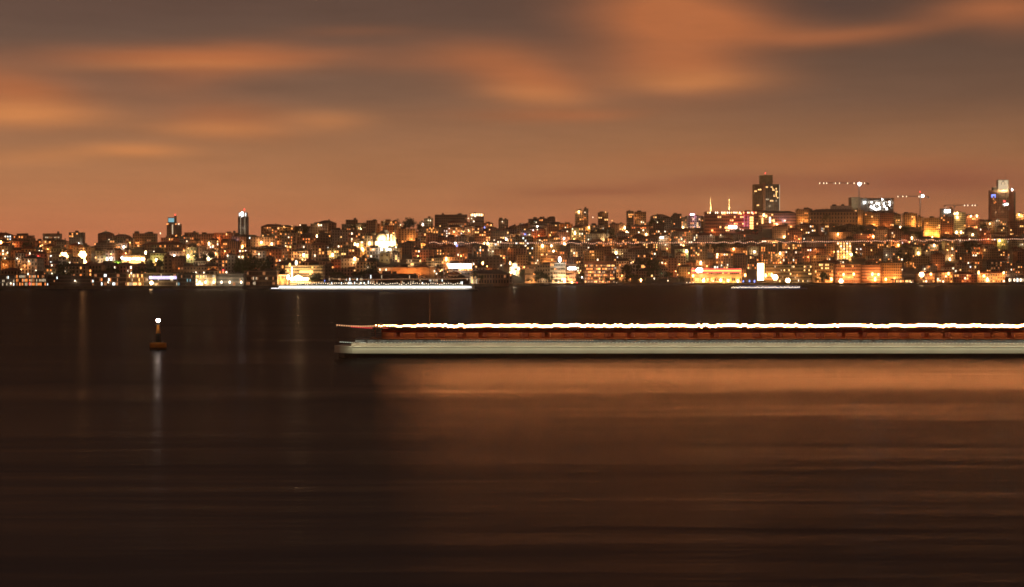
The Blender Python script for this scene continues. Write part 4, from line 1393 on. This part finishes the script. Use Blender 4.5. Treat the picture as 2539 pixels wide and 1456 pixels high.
# ------------------------------------------------------------------ lamps of the far shore
REG = {1: (0, 483.6, .17883), 2: (434, 483.6, .17883), 3: (868, 483.6, .17883), 4: (1302, 483.6, .17883), 5: (1723.5, 396.8, .22997), 6: (2107.9, 396.8, .22999)}
LAMPS = {
    1: "150,1225,w 545,775,w 580,780,w 415,810,w 390,1095,w 720,1090,w 1090,680,W 630,650,y 180,680,o 153,685,o 207,685,o 855,1060,W 910,1060,w 1480,890,W 1540,880,W 1605,890,G 1690,870,W 1715,720,W 2020,800,Y 2170,900,G 2415,845,W 2270,790,o "
       "1775,1055,w 1820,1085,w 1500,1210,w 1040,1190,w 412,1230,r 532,850,r 568,720,r 2225,530,w 1890,665,o 1915,665,o 2450,560,o 15,660,O 105,800,w 265,920,o 345,980,o 400,920,w 430,865,w 720,975,w 240,880,w 70,880,w 1975,820,Y 50,965,o 1620,725,o 1655,725,o 1740,725,o",
    2: "20,565,o 95,565,o 295,690,O 375,650,o 472,675,Y 183,850,G 125,770,y 185,740,y 560,820,O 440,850,W 470,885,G 360,840,w 1197,657,Y 1340,680,Y 1970,575,Y 1735,420,w 1785,720,w 1785,830,Y 1738,835,y 1940,840,w 1595,970,y 258,1085,w 290,1075,w "
       "400,1075,w 1165,820,w 945,855,y 837,622,b 668,1048,r 2050,1200,W 2070,1190,b 2185,830,Y 2490,885,Y 715,545,y 1220,565,y 1510,440,y 1625,435,y 1985,405,y 165,640,w 595,595,o 650,730,o 1110,785,o 1830,860,o 1650,810,o 1680,810,o 935,715,O 730,840,w 990,1030,w 1430,650,o",
    3: "65,680,Y 105,690,Y 270,670,Y 300,680,y 440,750,W 513,755,W 553,755,W 1010,410,W 1085,350,w 1113,355,w 1640,325,w 1683,325,w 700,415,w 152,460,Y 1335,890,O 1440,505,w 1640,485,w 1705,475,o 2110,370,w 2165,620,W 1865,670,Y 1910,670,Y 2090,845,y "
       "1980,780,w 1840,945,O 2385,400,w 2455,420,o 2220,945,O 1200,1090,w 1170,1055,w 65,880,y 2095,975,w 415,1035,w 500,1035,w 245,995,w 1040,550,y 1460,670,W 1480,700,b 2330,555,y 2250,590,o 2200,740,o 180,760,O 320,755,w 650,690,y 1365,970,Y 2425,545,b 1110,460,o 1155,460,o 1865,450,b",
    4: "745,235,Y 170,440,W 170,480,w 540,605,W 877,615,w 1110,615,Y 690,530,G 1380,455,Y 1407,512,Y 1680,545,Y 1880,590,W 1905,590,W 2190,455,Y 2280,505,o 2235,780,G 2195,705,O 790,1150,W 1410,970,o 1470,940,w 540,680,Y 560,680,Y 365,705,Y 240,705,Y "
       "335,780,o 395,780,Y 430,780,o 1320,1155,o 1458,1170,o 1605,1180,O 1790,1160,w 1980,1190,w 1890,1090,g 2330,1120,O 2285,1220,w 2240,1220,w 2330,1220,w 305,1255,Y 465,1195,w 545,1180,Y 650,1215,O 720,1220,r 2115,1105,y 2480,1180,Y 100,865,o 150,945,w "
       "175,910,w 1260,805,Y 830,240,w 1115,240,y 1440,275,y 830,315,o 940,310,w 1205,355,y 1640,380,w 1835,380,w 885,450,O 120,580,o 60,550,w 1475,575,o 1600,745,w 1945,690,w 2170,610,w 1320,720,y 640,775,y 940,830,y 90,1190,o 65,1190,o 1270,1230,w 1120,1215,o 1090,700,o 2020,620,o",
    5: "240,1020,O 915,1005,Y 415,960,O 1540,800,O 170,810,w 275,810,w 485,750,w 515,755,w 740,595,Y 1600,1235,O 1710,1230,O 1910,1235,O 1470,1285,O 1685,1020,Y 1295,1040,o 1920,825,O 960,830,Y 990,835,Y 85,1300,Y 150,1285,o 275,1295,Y 355,1300,Y 460,1305,Y "
       "195,1305,w 587,1305,b 520,1308,b 640,1308,b 165,1330,w 540,1240,O 760,1245,O 825,1240,O 350,1130,w 285,1135,w 640,990,Y 555,1000,o 215,950,o 1020,970,y 1155,970,y 1150,680,w 885,700,O 1060,920,y 1300,960,o 1425,1070,o 1450,1070,w 1495,985,o 60,1110,Y 60,1190,W 845,890,O 1115,1300,w 1100,1240,o 20,1090,o 1175,850,w",
    6: "870,1230,O 240,1230,O 305,1235,O 790,770,Y 1300,605,Y 1365,605,Y 1265,620,o 1125,580,Y 1155,575,Y 1155,620,Y 1035,550,W 1505,690,Y 1820,590,Y 1855,605,w 1320,805,Y 250,825,O 520,920,O 905,920,Y 1060,1225,O 1385,1215,O 1655,1215,O 1690,1285,W 1600,1285,o "
       "1635,1285,o 1430,1025,w 1855,910,w 1635,1115,w 1610,870,G 665,840,Y 885,835,Y 540,725,Y 850,1150,o 805,1175,w 945,1295,w 968,1300,w 660,1320,w 270,1285,O 335,1285,O 385,1285,O 525,650,y 500,650,o 1580,655,w 1605,655,y 1075,1070,Y 735,1005,Y 825,980,y 700,900,y "
       "1095,945,y 1185,870,w 470,830,y 1850,1290,w 1280,715,y 1360,715,y 1145,780,Y 1195,780,Y 400,930,y 390,1025,w 120,800,y 520,1050,y 1715,1050,w 1550,1260,o 1440,1250,O 1480,1290,Y 1260,1280,o 1450,970,y 930,1130,o 290,1120,y",
}
SPEC = {  # glow, bulb half size, light power, light colour, words
    'w': ('white', .55, 350, (1, .72, .45), 'small white'), 'W': ('beam', .75, 1600, (1, .84, .62), 'bright white'), 'y': ('yellow', .6, 800, (1, .5, .18), 'small yellow'), 'Y': ('blaze', .95, 3800, (1, .58, .22), 'bright yellow'),
    'o': ('amber', .6, 1300, (1, .33, .08), 'small orange'), 'O': ('sodium', .95, 5500, (1, .32, .08), 'bright orange'), 'G': ('blaze', .95, 3600, (.85, .95, .3), 'green tinged'), 'r': ('red', .6, 0, None, 'small red'),
    'b': ('blue', .7, 300, (.3, .4, 1), 'small blue'), 'g': ('green', .6, 0, None, 'small green')}
POLE = {h: Build().bar((0, 0, -1), (0, 0, h), .12, .07, 6).bar((0, 0, h), (0, -1.0, h + .3), .06, .05, 5).mesh("pole", METAL) for h in (6, 9)}
BRACKET = Build().bar((0, 2.2, -.3), (0, .1, 0), .07, .05, 5).quadbox(-.12, .12, 2.1, 2.3, -.5, .1).mesh("bracket", METAL)
HOOD = Build().lathe([(.75, .0), (.6, .35), (.15, .55)], 8).mesh("hood", METAL)
lr = random.Random(9)
for reg, txt_ in LAMPS.items():
    ox, oy, sc = REG[reg]
    for item in txt_.split():
        a, b_, c = item.split(',')
        u, y = ox + float(a) * sc, oy + float(b_) * sc
        gl, sz, pw, colr, words_ = SPEC[c]
        f = nearest_face(u, y, 2.0)
        grp = words_ + " lamps on the far shore"
        if f:
            X = (u - CX) / F * f[4]
            Y = f[4] + (X - f[6]) * f[5] * 1.0 - 2.1
            X, _, Z = px(u, y, Y)
            root = thing("wall_lamp", unique(lambda wp: f"{words_} wall lamp {wp}", u, y), "lamp", (X, Y, Z), 0, grp)
            place("bracket", BRACKET, root)
        else:
            yb = min(706, y + 15)
            Y = shore(u) + max(.006, t_for(u, yb)) * DEEP
            X, _, Z = px(u, y, Y)
            zg = ground_at(X, Y)
            hh = max(3.0, Z - zg)
            root = thing("street_lamp", unique(lambda wp: f"{words_} lamp on a pole {wp}", u, y), "lamp", (X, Y, zg), 0, grp)
            place("pole", POLE[9], root, (0, 1.0, 0), (1, 1, (hh + .2) / 9.3))
        zl = 0 if f else Z - zg
        place("lamp_globe", BULB[gl], root, (0, -.1, zl), (sz * .9, sz * .9, sz * lr.uniform(1.5, 2.3)))
        place("hood", HOOD, root, (0, -.1, zl + sz * 1.2), (sz, sz, sz))
        if pw:
            point_light(root, (0, -1.6 - sz, zl - .8), pw * lr.uniform(.7, 1.3), colr, .3)


for f in STREET:
    u = f[0] + (f[1] - f[0]) * lr.uniform(.1, .9)
    Y = f[4] - 5
    X = (u - CX) / F * Y
    zg = ground_at(X, Y)
    hh = lr.uniform(6, 8.5)
    y = HY - (zg + hh - EYE) / Y * F
    root = thing("street_lamp", unique(lambda wp: ("short" if hh < 6.8 else "tall" if hh > 7.8 else "mid height") + f" orange lamp standing {wp}", u, y), "lamp", (X, Y, zg), 0, "orange lamps in the hillside streets")
    place("pole", POLE[9], root, (0, 1.0, 0), (1, 1, (hh + .2) / 9.3))
    place("lamp_globe", BULB['sodium'], root, (0, -.1, hh), (.4, .4, .45))
    place("hood", HOOD, root, (0, -.1, hh + .5), (.7, .7, .7))
    point_light(root, (0, -1.5, hh - .7), lr.uniform(900, 4000), (1, .28, .06), .3)


def flood_mast(label, u, ys, ybase, size, glow, power, colr, Y=None):  # lamp heads oversized: the spread of their glare is put into the shape
    Y = Y or shore(u) + max(.008, t_for(u, ybase)) * DEEP
    f = nearest_face(u, ys[0])
    if f and f[4] < Y + 4:
        Y = max(shore(u) + 3, f[4] - (34 if size > 4 else 6))
    X = (u - CX) / F * Y
    zg = ground_at(X, Y)
    root = thing("floodlight_mast", label, "floodlight", (X, Y, zg))
    zt = EYE + (HY - ys[0]) / F * Y - zg
    Build().bar((0, 0, -1), (0, 0, zt), .35, .18, 7).build("pole", METAL, root)
    for y in ys:
        z = EYE + (HY - y) / F * Y - zg
        ring = [(math.cos(i * math.pi / 4) * size * .95, z + math.sin(i * math.pi / 4) * size * .95) for i in range(8)]
        fb = Build()
        for (xa, za), (xb, zb) in zip(ring, ring[1:] + ring[:1]):
            fb.bar((xa, .4, za), (xb, .4, zb), .12).bar((0, .4, z), (xa, .4, za), .1)
        fr = fb.build("lamp_frame", METAL, root)
        for i in range(7):
            a, rr_ = i * math.pi / 3, (0 if i == 6 else size * .6)
            place("floodlight", BULB[glow], fr, (math.cos(a) * rr_, -.05, z + math.sin(a) * rr_), (size * .33, size * .28, size * .33))
        point_light(root, (0, -3.5, z - 1), power, colr, 1.2)
    ANCHORS.append((u, ys[0], label.split(' on ')[0].split(' standing')[0]))


flood_mast("tall orange floodlight mast standing left of a double one", 158.5, (636,), 664, 4.6, 'sodium', 12000, (1, .38, .11))
flood_mast("double headed orange floodlight mast on the left shore", 205, (632, 650), 668, 4.2, 'sodium', 10000, (1, .38, .11))
flood_mast("short yellow floodlight mast on the left quay", 375.5, (701.5,), 712, 1.7, 'blaze', 9000, (1, .55, .2))
flood_mast("dazzling floodlight mast on the quay right of the white screen", 1922, (688,), 703, 3.6, 'blaze', 14000, (1, .58, .22))
flood_mast("smaller dazzling floodlight mast on the quay edge", 1953.5, (695.5,), 705, 3.0, 'blaze', 6000, (1, .6, .28))
flood_mast("yellow floodlight mast on the quay before orange blocks", 2085.5, (697,), 706, 2.8, 'blaze', 6000, (1, .5, .18))
flood_mast("tall bright floodlight mast on the right quay", 2285, (681,), 706, 3.2, 'blaze', 9000, (1, .5, .18))


# ------------------------------------------------------------------ boats
def boat_outline(x0, x1, half, bow=4.0, stern=1.0):
    return [(x0, 0), (x0 + bow * .35, -half * .55), (x0 + bow, -half), (x1 - stern, -half), (x1, -half * .8), (x1, half * .8), (x1 - stern, half), (x0 + bow, half), (x0 + bow * .35, half * .55)]


HULL_DARK = principled("dark_hull_paint", (.03, .026, .024), .45, .2, .4)
HULL_PALE = principled("cream_hull_paint", (.62, .60, .47), .5, .08, .3)
CABIN_TAN = principled("tan_cabin_paint", (.40, .33, .25), .5, .15, .4)
DECK_RED = principled("red_brown_panels", (.34, .10, .05), .6, .25, .5)
DECK_WOOD = principled("varnished_deck", (.25, .13, .07), .6, .25, .8)
FERRY_LAMP = glowing("ferry_lamp", (1, .32, .085), 235.0, True)
FERRY_SMALL = glowing("rail_lamp", (.80, .86, .66), 1.3)
FERRY_AMBER = glowing("amber_rail_lamp", (1, .48, .22), 1.6)
FERRY_RED = glowing("red_deck_lamp", (1, .07, .07), 2.0)
MAST_TRAIL_LAMP = glowing("mast_trail_glow", (1, .5, .30), 3.0)


def string_lights(root, a, b, n, sag, r, mat, name="string_lamp", sway=0.0):
    a, b = Vector(a), Vector(b)
    me = ball(r, mat, name, 6, 4)
    wire, prev = Build(), None
    for i in range(n + 1):
        s = i / n
        p = a.lerp(b, s) - Vector((0, 0, sag * 4 * s * (1 - s) - sway * math.sin(i * .95) * (.55 + .45 * math.sin(i * .083 + 1))))
        if prev is not None and i % 4 == 0:
            wire.bar(prev, p, .012, None, 3)
        if prev is None or i % 4 == 0:
            prev = p
        place(name, me, root, tuple(p - Vector((0, 0, r))))
    wire.build("lamp_wire", METAL, root)


def ferry():  # hull and lamp rows stretched along the light trails of a moving ferry
    Y0, k = 286.0, F / 286.0
    sx = lambda u: (u - CX) / k
    x0, x1 = sx(822), sx(2660)
    root = thing("passenger_ferry", "passenger ferry stretched along its light trails, with lamp row, red deck and cream band", "ferry", (0, Y0 + 4.6, 0))
    Build().prism(boat_outline(x0 + .6, x1, 4.4, 3), -.6, .72).build("hull", HULL_DARK, root)
    bw = Build().prism(boat_outline(x0, x1, 4.6, 3), .724, 1.62).build("bulwark", HULL_PALE, root)
    Build().prism(boat_outline(x0 - .05, x1, 4.68, 3), 1.623, 1.72).build("rubbing_strake", HULL_PALE, bw)
    cab0 = sx(870)
    cab = Build().quadbox(cab0, x1 - 2, -3.9, 3.9, 1.724, 2.24).quadbox(cab0 + .5, x1 - 2.5, -3.6, 3.6, 2.243, 2.70, 1).build("main_cabin", [CABIN_TAN, HULL_DARK], root)
    wm = Build().quadbox(-.62, .62, -.04, .04, -.18, .18).mesh("cabin_window", PANE)
    x = cab0 + 1.2
    while x < x1 - 3:
        place("cabin_window", wm, cab, (x, -3.63, 2.47))
        x += 1.7
    up0 = sx(925)
    Build().quadbox(up0 - .6, x1 - 2, -4.3, 4.3, 2.704, 2.82).build("upper_deck", DECK_WOOD, root)
    sal = Build().quadbox(up0 + 1, x1 - 3, -1.2, 3.8, 2.824, 4.25).build("saloon", DECK_RED, root)
    Build().quadbox(up0 + 1, x1 - 3, -1.26, -1.204, 3.72, 3.86).build("red_stripe", FERRY_RED_STRIPE, sal)
    sw = Build().quadbox(-.9, .9, -.03, .03, -.3, .3).mesh("saloon_window", glowing("saloon_glow", (1, .20, .07), .12))
    x = up0 + 2.2
    while x < x1 - 4:
        place("saloon_window", sw, sal, (x, -1.23, 3.32))
        x += 2.4
    Build().quadbox(up0, x1 - 2, -4.5, 4.4, 4.254, 4.40).build("canopy", HULL_DARK, root)
    cm = Build().bar((0, 0, 0), (0, 0, 1.43), .04, None, 6).mesh("column", DECK_RED)
    x = up0 + .3
    while x < x1 - 2.5:
        place("column", cm, root, (x, -4.15, 2.822))
        x += 3.05
    rail = Build()
    for z in (3.1, 3.4, 3.7):
        rail.bar((up0 - .4, -4.2, z), (x1 - 2.2, -4.2, z), .02, None, 4)
    rail.build("railing", DECK_WOOD, root)
    bench = Build().quadbox(-.9, .9, -.25, .25, 0, .42).quadbox(-.9, .9, .18, .26, .42, .85).mesh("bench", DECK_WOOD)
    x = up0 + 2
    while x < x1 - 4:
        place("bench", bench, root, (x, -2.6, 2.823))
        x += 3.05
    # globe lamps packed along the canopy edge to draw the bright light trail
    gm = ball(.14, FERRY_LAMP, "canopy_lamp", 7, 4, 1.1)
    x, rr = up0 + .4, random.Random(3)
    while x < x1 - 2.2:
        s_ = min(1.0, .25 + (x - up0) / 14)
        place("canopy_lamp", gm, root, (x, -4.3 + rr.uniform(-.08, .08), 4.70 + rr.choice((-.09, 0, .09)) + rr.uniform(-.03, .03)), (s_, s_, s_))
        x += .40
    string_lights(root, (x0 + .4, 0, 4.78), (up0 + .3, -4.2, 4.75), 16, .10, .09, FERRY_AMBER)
    string_lights(root, (sx(868), -2, 4.55), (sx(960), -4.62, 4.42), 16, .05, .07, FERRY_RED)
    Build().bar((x0 + .4, 0, 1.6), (x0 + .4, 0, 4.9), .03, .02, 6).build("bow_post", HULL_DARK, root)
    string_lights(root, (x0 + .9, -.6, 2.30), (sx(905), -4.5, 2.32), 14, .04, .055, FERRY_SMALL, "rail_lamp")
    string_lights(root, (sx(905), -4.5, 2.32), (sx(1800), -4.5, 2.32), 96, .0, .055, FERRY_SMALL, "rail_lamp")
    string_lights(root, (sx(1800), -4.5, 2.32), (x1 - 3, -4.5, 2.22), 86, .0, .055, FERRY_SMALL, "rail_lamp")
    string_lights(root, (sx(1095), -4.45, 2.66), (sx(1470), -4.45, 2.66), 60, .0, .045, FERRY_AMBER, "amber_lamp")
    # made-up masts and lamp string drawn along the masthead light's trail
    ma, mb_ = sx(1062), x1 - 4
    mz = EYE + (HY - 600) / k
    for mx_ in (ma, mb_):
        Build().bar((mx_, .5, 4.40), (mx_, .5, mz + .2), .035, .025, 6).build("mast", HULL_DARK, root)
    string_lights(root, (ma, .5, mz), (mb_, .5, mz + .6), 290, .25, .05, MAST_TRAIL_LAMP, "mast_trail_lamp", .13)
    # added area lights under the canopy and outboard of the rail, washing the hull
    ln = x1 - up0 - 4
    strip_light(root, ((up0 + x1) / 2, -3.2, 4.24), (math.radians(-22), 0, 0), ln, .5, 2600, (1, .34, .12))
    lb = x1 - x0 - 3
    hood = Build().quadbox(x0 + 4, x1 - 3, -5.26, -5.1, 2.44, 2.50)
    x = x0 + 6
    while x < x1 - 3:
        hood.bar((x, -5.1, 2.46), (x, -3.9, 2.5), .015, None, 3)
        x += 3
    hood.build("hull_light_cover", METAL, root)  # made-up cover over the added hull light
    strip_light(root, ((x0 + x1) / 2, -5.18, 2.42), (math.radians(28), 0, 0), lb, .12, 950, (1, .95, .68))


FERRY_RED_STRIPE = principled("bright_red_paint", (.55, .06, .03), .5, .1)
ferry()


def tour_boat():  # boat stretched along a white light trail; windows and lamp strings follow it
    Y0 = 1510.0
    k = F / Y0
    sx = lambda u: (u - 925) / k
    root = thing("tour_boat", "long boat shaped after its white light trail, blazing by far shore", "boat", (px(925, 700, Y0)[0], Y0 + 6, 0))
    Build().prism(boat_outline(sx(664), sx(1186), 6, 16), -.6, 1.1).build("hull", HULL_DARK, root)
    Build().prism(boat_outline(sx(668), sx(1184), 5.6, 14), 1.11, 1.4).build("deck", HULL_PALE, root)
    Build().quadbox(sx(690), sx(1176), -4.8, 4.8, 1.41, 4.2).build("cabin", HULL_PALE, root)
    Build().quadbox(sx(688), sx(1178), -5.2, 5.2, 4.21, 4.45).build("cabin_roof", METAL, root)
    lm = Build().quadbox(-.5, .5, -.05, .05, -.65, .65).mesh("cabin_window", glowing("boat_window", (1, .97, 1.0), 2.2))
    rr = random.Random(4)
    x = sx(674)
    while x < sx(1168):
        s = 1 if x > sx(692) else .5
        place("cabin_window", lm, root, (x, -4.9, 2.75 if s == 1 else 1.9), (1, 1, s * rr.uniform(.75, 1.05)))
        x += 1.16
    sm = ball(.28, GLOW['white'], "deck_lamp", 6, 4)
    x = sx(740)
    while x < sx(1150):
        place("deck_lamp", sm, root, (x, -4.6, 5.3 + rr.uniform(-.5, .6)))
        x += 1.7
    Build().quadbox(sx(735), sx(1152), -4.4, 4.4, 4.451, 5.0).build("sun_deck", METAL, root)
    z = EYE + (HY - 691) / k
    for u in (815, 1000, 1178):
        Build().bar((sx(u), 0, 4.4), (sx(u), 0, z + .3), .12, .07, 6).build("mast", METAL, root)
    string_lights(root, (sx(815), 0, z), (sx(1000), 0, z), 52, .5, .2, FERRY_AMBER)
    string_lights(root, (sx(1000), 0, z), (sx(1178), 0, z + .6), 50, .5, .2, FERRY_AMBER)
    strip_light(root, (0, -7.5, 2.4), (math.radians(90), 0, 0), sx(1160) - sx(690), 1.0, 2500, (1, .97, .95))


tour_boat()


def small_boat():  # shaped after a faint bluish light trail; added strip light washes the hull
    Y0 = 1700.0
    k = F / Y0
    sx = lambda u: (u - 1908) / k
    root = thing("ferry_boat", "low dim boat shaped after a faint bluish light trail off right quay", "boat", (px(1908, 715, Y0)[0], Y0 + 4, 0))
    Build().prism(boat_outline(sx(1812), sx(2002), 4, 9), -.5, 1.0).build("hull", principled("blue_hull", (.10, .11, .2), .5), root)
    Build().quadbox(sx(1830), sx(1985), -3, 3, 1.01, 2.6).build("cabin", principled("blue_grey_cabin", (.16, .17, .28), .5), root)
    Build().quadbox(sx(1828), sx(1988), -3.4, 3.4, 2.61, 2.8).build("cabin_roof", METAL, root)
    sm = ball(.34, GLOW['white'], "deck_lamp", 6, 4)
    x, rr = sx(1815), random.Random(8)
    while x < sx(1985):
        place("deck_lamp", sm, root, (x, -3.4, 1.35 + rr.uniform(-.3, .4)))
        x += 1.15
    wm = Build().quadbox(-.5, .5, -.04, .04, -.35, .35).mesh("cabin_window", PANE)
    x = sx(1834)
    while x < sx(1980):
        place("cabin_window", wm, root, (x, -3.03, 1.95))
        x += 2
    strip_light(root, (0, -6, 3.2), (math.radians(60), 0, 0), sx(1985) - sx(1830), .5, 500, (.6, .65, 1))


small_boat()

mb_rng = random.Random(12)
for i, (u, ln, wd) in enumerate([(2118, 11, "dark moored launch, first from the left by the orange blocks"), (2140, 14, "dark moored boat with small cabin, second from the left by orange blocks"), (2166, 9, "short dark moored boat between two longer ones"),
                                 (2190, 13, "dark moored boat just left of the yellow lit kiosk"), (1700, 10, "small dark moored boat left of the red neon band"), (1352, 12, "dark moored boat below the brightest white facade")]):
    Y = shore(u) - 9
    root = thing("moored_boat", wd, "boat", (px(u, 700, Y)[0], Y, 0), 0, "boats moored along the far quay")
    Build().prism(boat_outline(-ln / 2, ln / 2, 1.7, 3), -.4, 1.2).build("hull", HULL_DARK, root)
    Build().quadbox(-ln * .1, ln * .3, -1.2, 1.2, 1.204, 2.9).build("cabin", WALLS['grey'], root)
    Build().bar((0, 0, 2.9), (0, 0, 5.5), .06, .03, 5).build("mast", METAL, root)

# made-up poles and lamp string drawn along a thin orange line of light
for i in range(15):
    u = 2212 + i * 23
    Y = shore(u) + 4
    X, _, Z = px(u, 679.5 + .6 * math.sin(i), Y)
    root = thing("light_line_pole", unique(lambda wp: "thin added pole of the light line " + wp, u, 680), "pole", (X, Y, 2.5), 0, "added poles of the light line")
    Build().bar((0, 0, 0), (0, 0, Z - 2.5), .09, .06, 5).build("pole", METAL, root)
    X2, Y2 = px(u + 23, 680, shore(u + 23) + 4)[:2]
    string_lights(root, (0, 0, Z - 2.6), (X2 - X, Y2 - Y, Z - 2.6), 9, .5, .16, FERRY_AMBER)


# ------------------------------------------------------------------ navigation buoy
def buoy():
    Yb = 323.0
    X = px(392, 800, Yb)[0]
    root = thing("navigation_buoy", "orange navigation buoy with a black band and bright white lantern", "buoy", (X, Yb, 0), .2)
    OR = principled("orange_buoy_paint", (.55, .24, .035), .5, .15, 1.5)
    BK = principled("black_buoy_paint", (.012, .012, .012), .5, .2, 1.5)
    Build().lathe([(1.15, -.5), (1.33, -.1), (1.35, .12), (1.35, .82), (1.28, .98), (.6, 1.06)], 24).build("float_drum", OR, root)
    fd = Build()
    for i in range(24):
        a = 2 * math.pi * i / 24
        b = 2 * math.pi * (i + 1) / 24
        fd.bar((1.38 * math.cos(a), 1.38 * math.sin(a), .16), (1.38 * math.cos(b), 1.38 * math.sin(b), .16), .09, None, 6)
    fd.build("fender_ring", BK, root)
    Build().lathe([(.46, 1.06), (.42, 1.4), (.37, 2.5), (.37, 2.52)], 16).build("black_band", BK, root)
    Build().lathe([(.38, 2.521), (.35, 2.75), (.26, 3.3), (.2, 3.9), (.2, 3.95)], 16).build("orange_neck", OR, root)
    lad = Build()
    for x in (-.16, .16):
        lad.bar((x, -.52, 1.05), (x, -.34, 3.2), .02, None, 4)
    for i in range(8):
        lad.bar((-.16, -.50 + i * .022, 1.25 + i * .26), (.16, -.50 + i * .022, 1.25 + i * .26), .016, None, 4)
    lad.build("ladder", METAL, root)
    eye = Build()
    for a in (0.6, 2.2, 3.8, 5.4):
        x, y = 1.0 * math.cos(a), 1.0 * math.sin(a)
        eye.bar((x - .1, y, .95), (x - .1, y, 1.25), .035).bar((x + .1, y, .95), (x + .1, y, 1.25), .035).bar((x - .12, y, 1.25), (x + .12, y, 1.25), .035)
    eye.build("lifting_lug", METAL, root)
    Build().lathe([(.3, 3.951), (.34, 4.02), (.34, 4.1), (.2, 4.14), (.18, 4.395)], 14).build("lantern_base", BK, root)
    Build().lathe([(.18, 4.40), (.27, 4.48), (.29, 4.62), (.27, 4.76), (.18, 4.85)], 14).build("lantern_lens", glowing("buoy_lantern", (1, .78, .62), 55.0, True), root)
    Build().lathe([(.22, 4.855), (.24, 4.92), (.1, 5.0), (.02, 5.15)], 12).build("lantern_cap", BK, root)
    cage = Build()
    for i in range(4):
        a = i * math.pi / 2 + .5
        cage.bar((.3 * math.cos(a), .3 * math.sin(a), 4.1), (.42 * math.cos(a), .42 * math.sin(a), 4.55), .012, None, 4).bar((.42 * math.cos(a), .42 * math.sin(a), 4.55), (.22 * math.cos(a), .22 * math.sin(a), 5.0), .012, None, 4)
    cage.build("lantern_guard", METAL, root)
    point_light(root, (-.5, -1.2, 4.55), 60, (1, .75, .5), .1)


buoy()
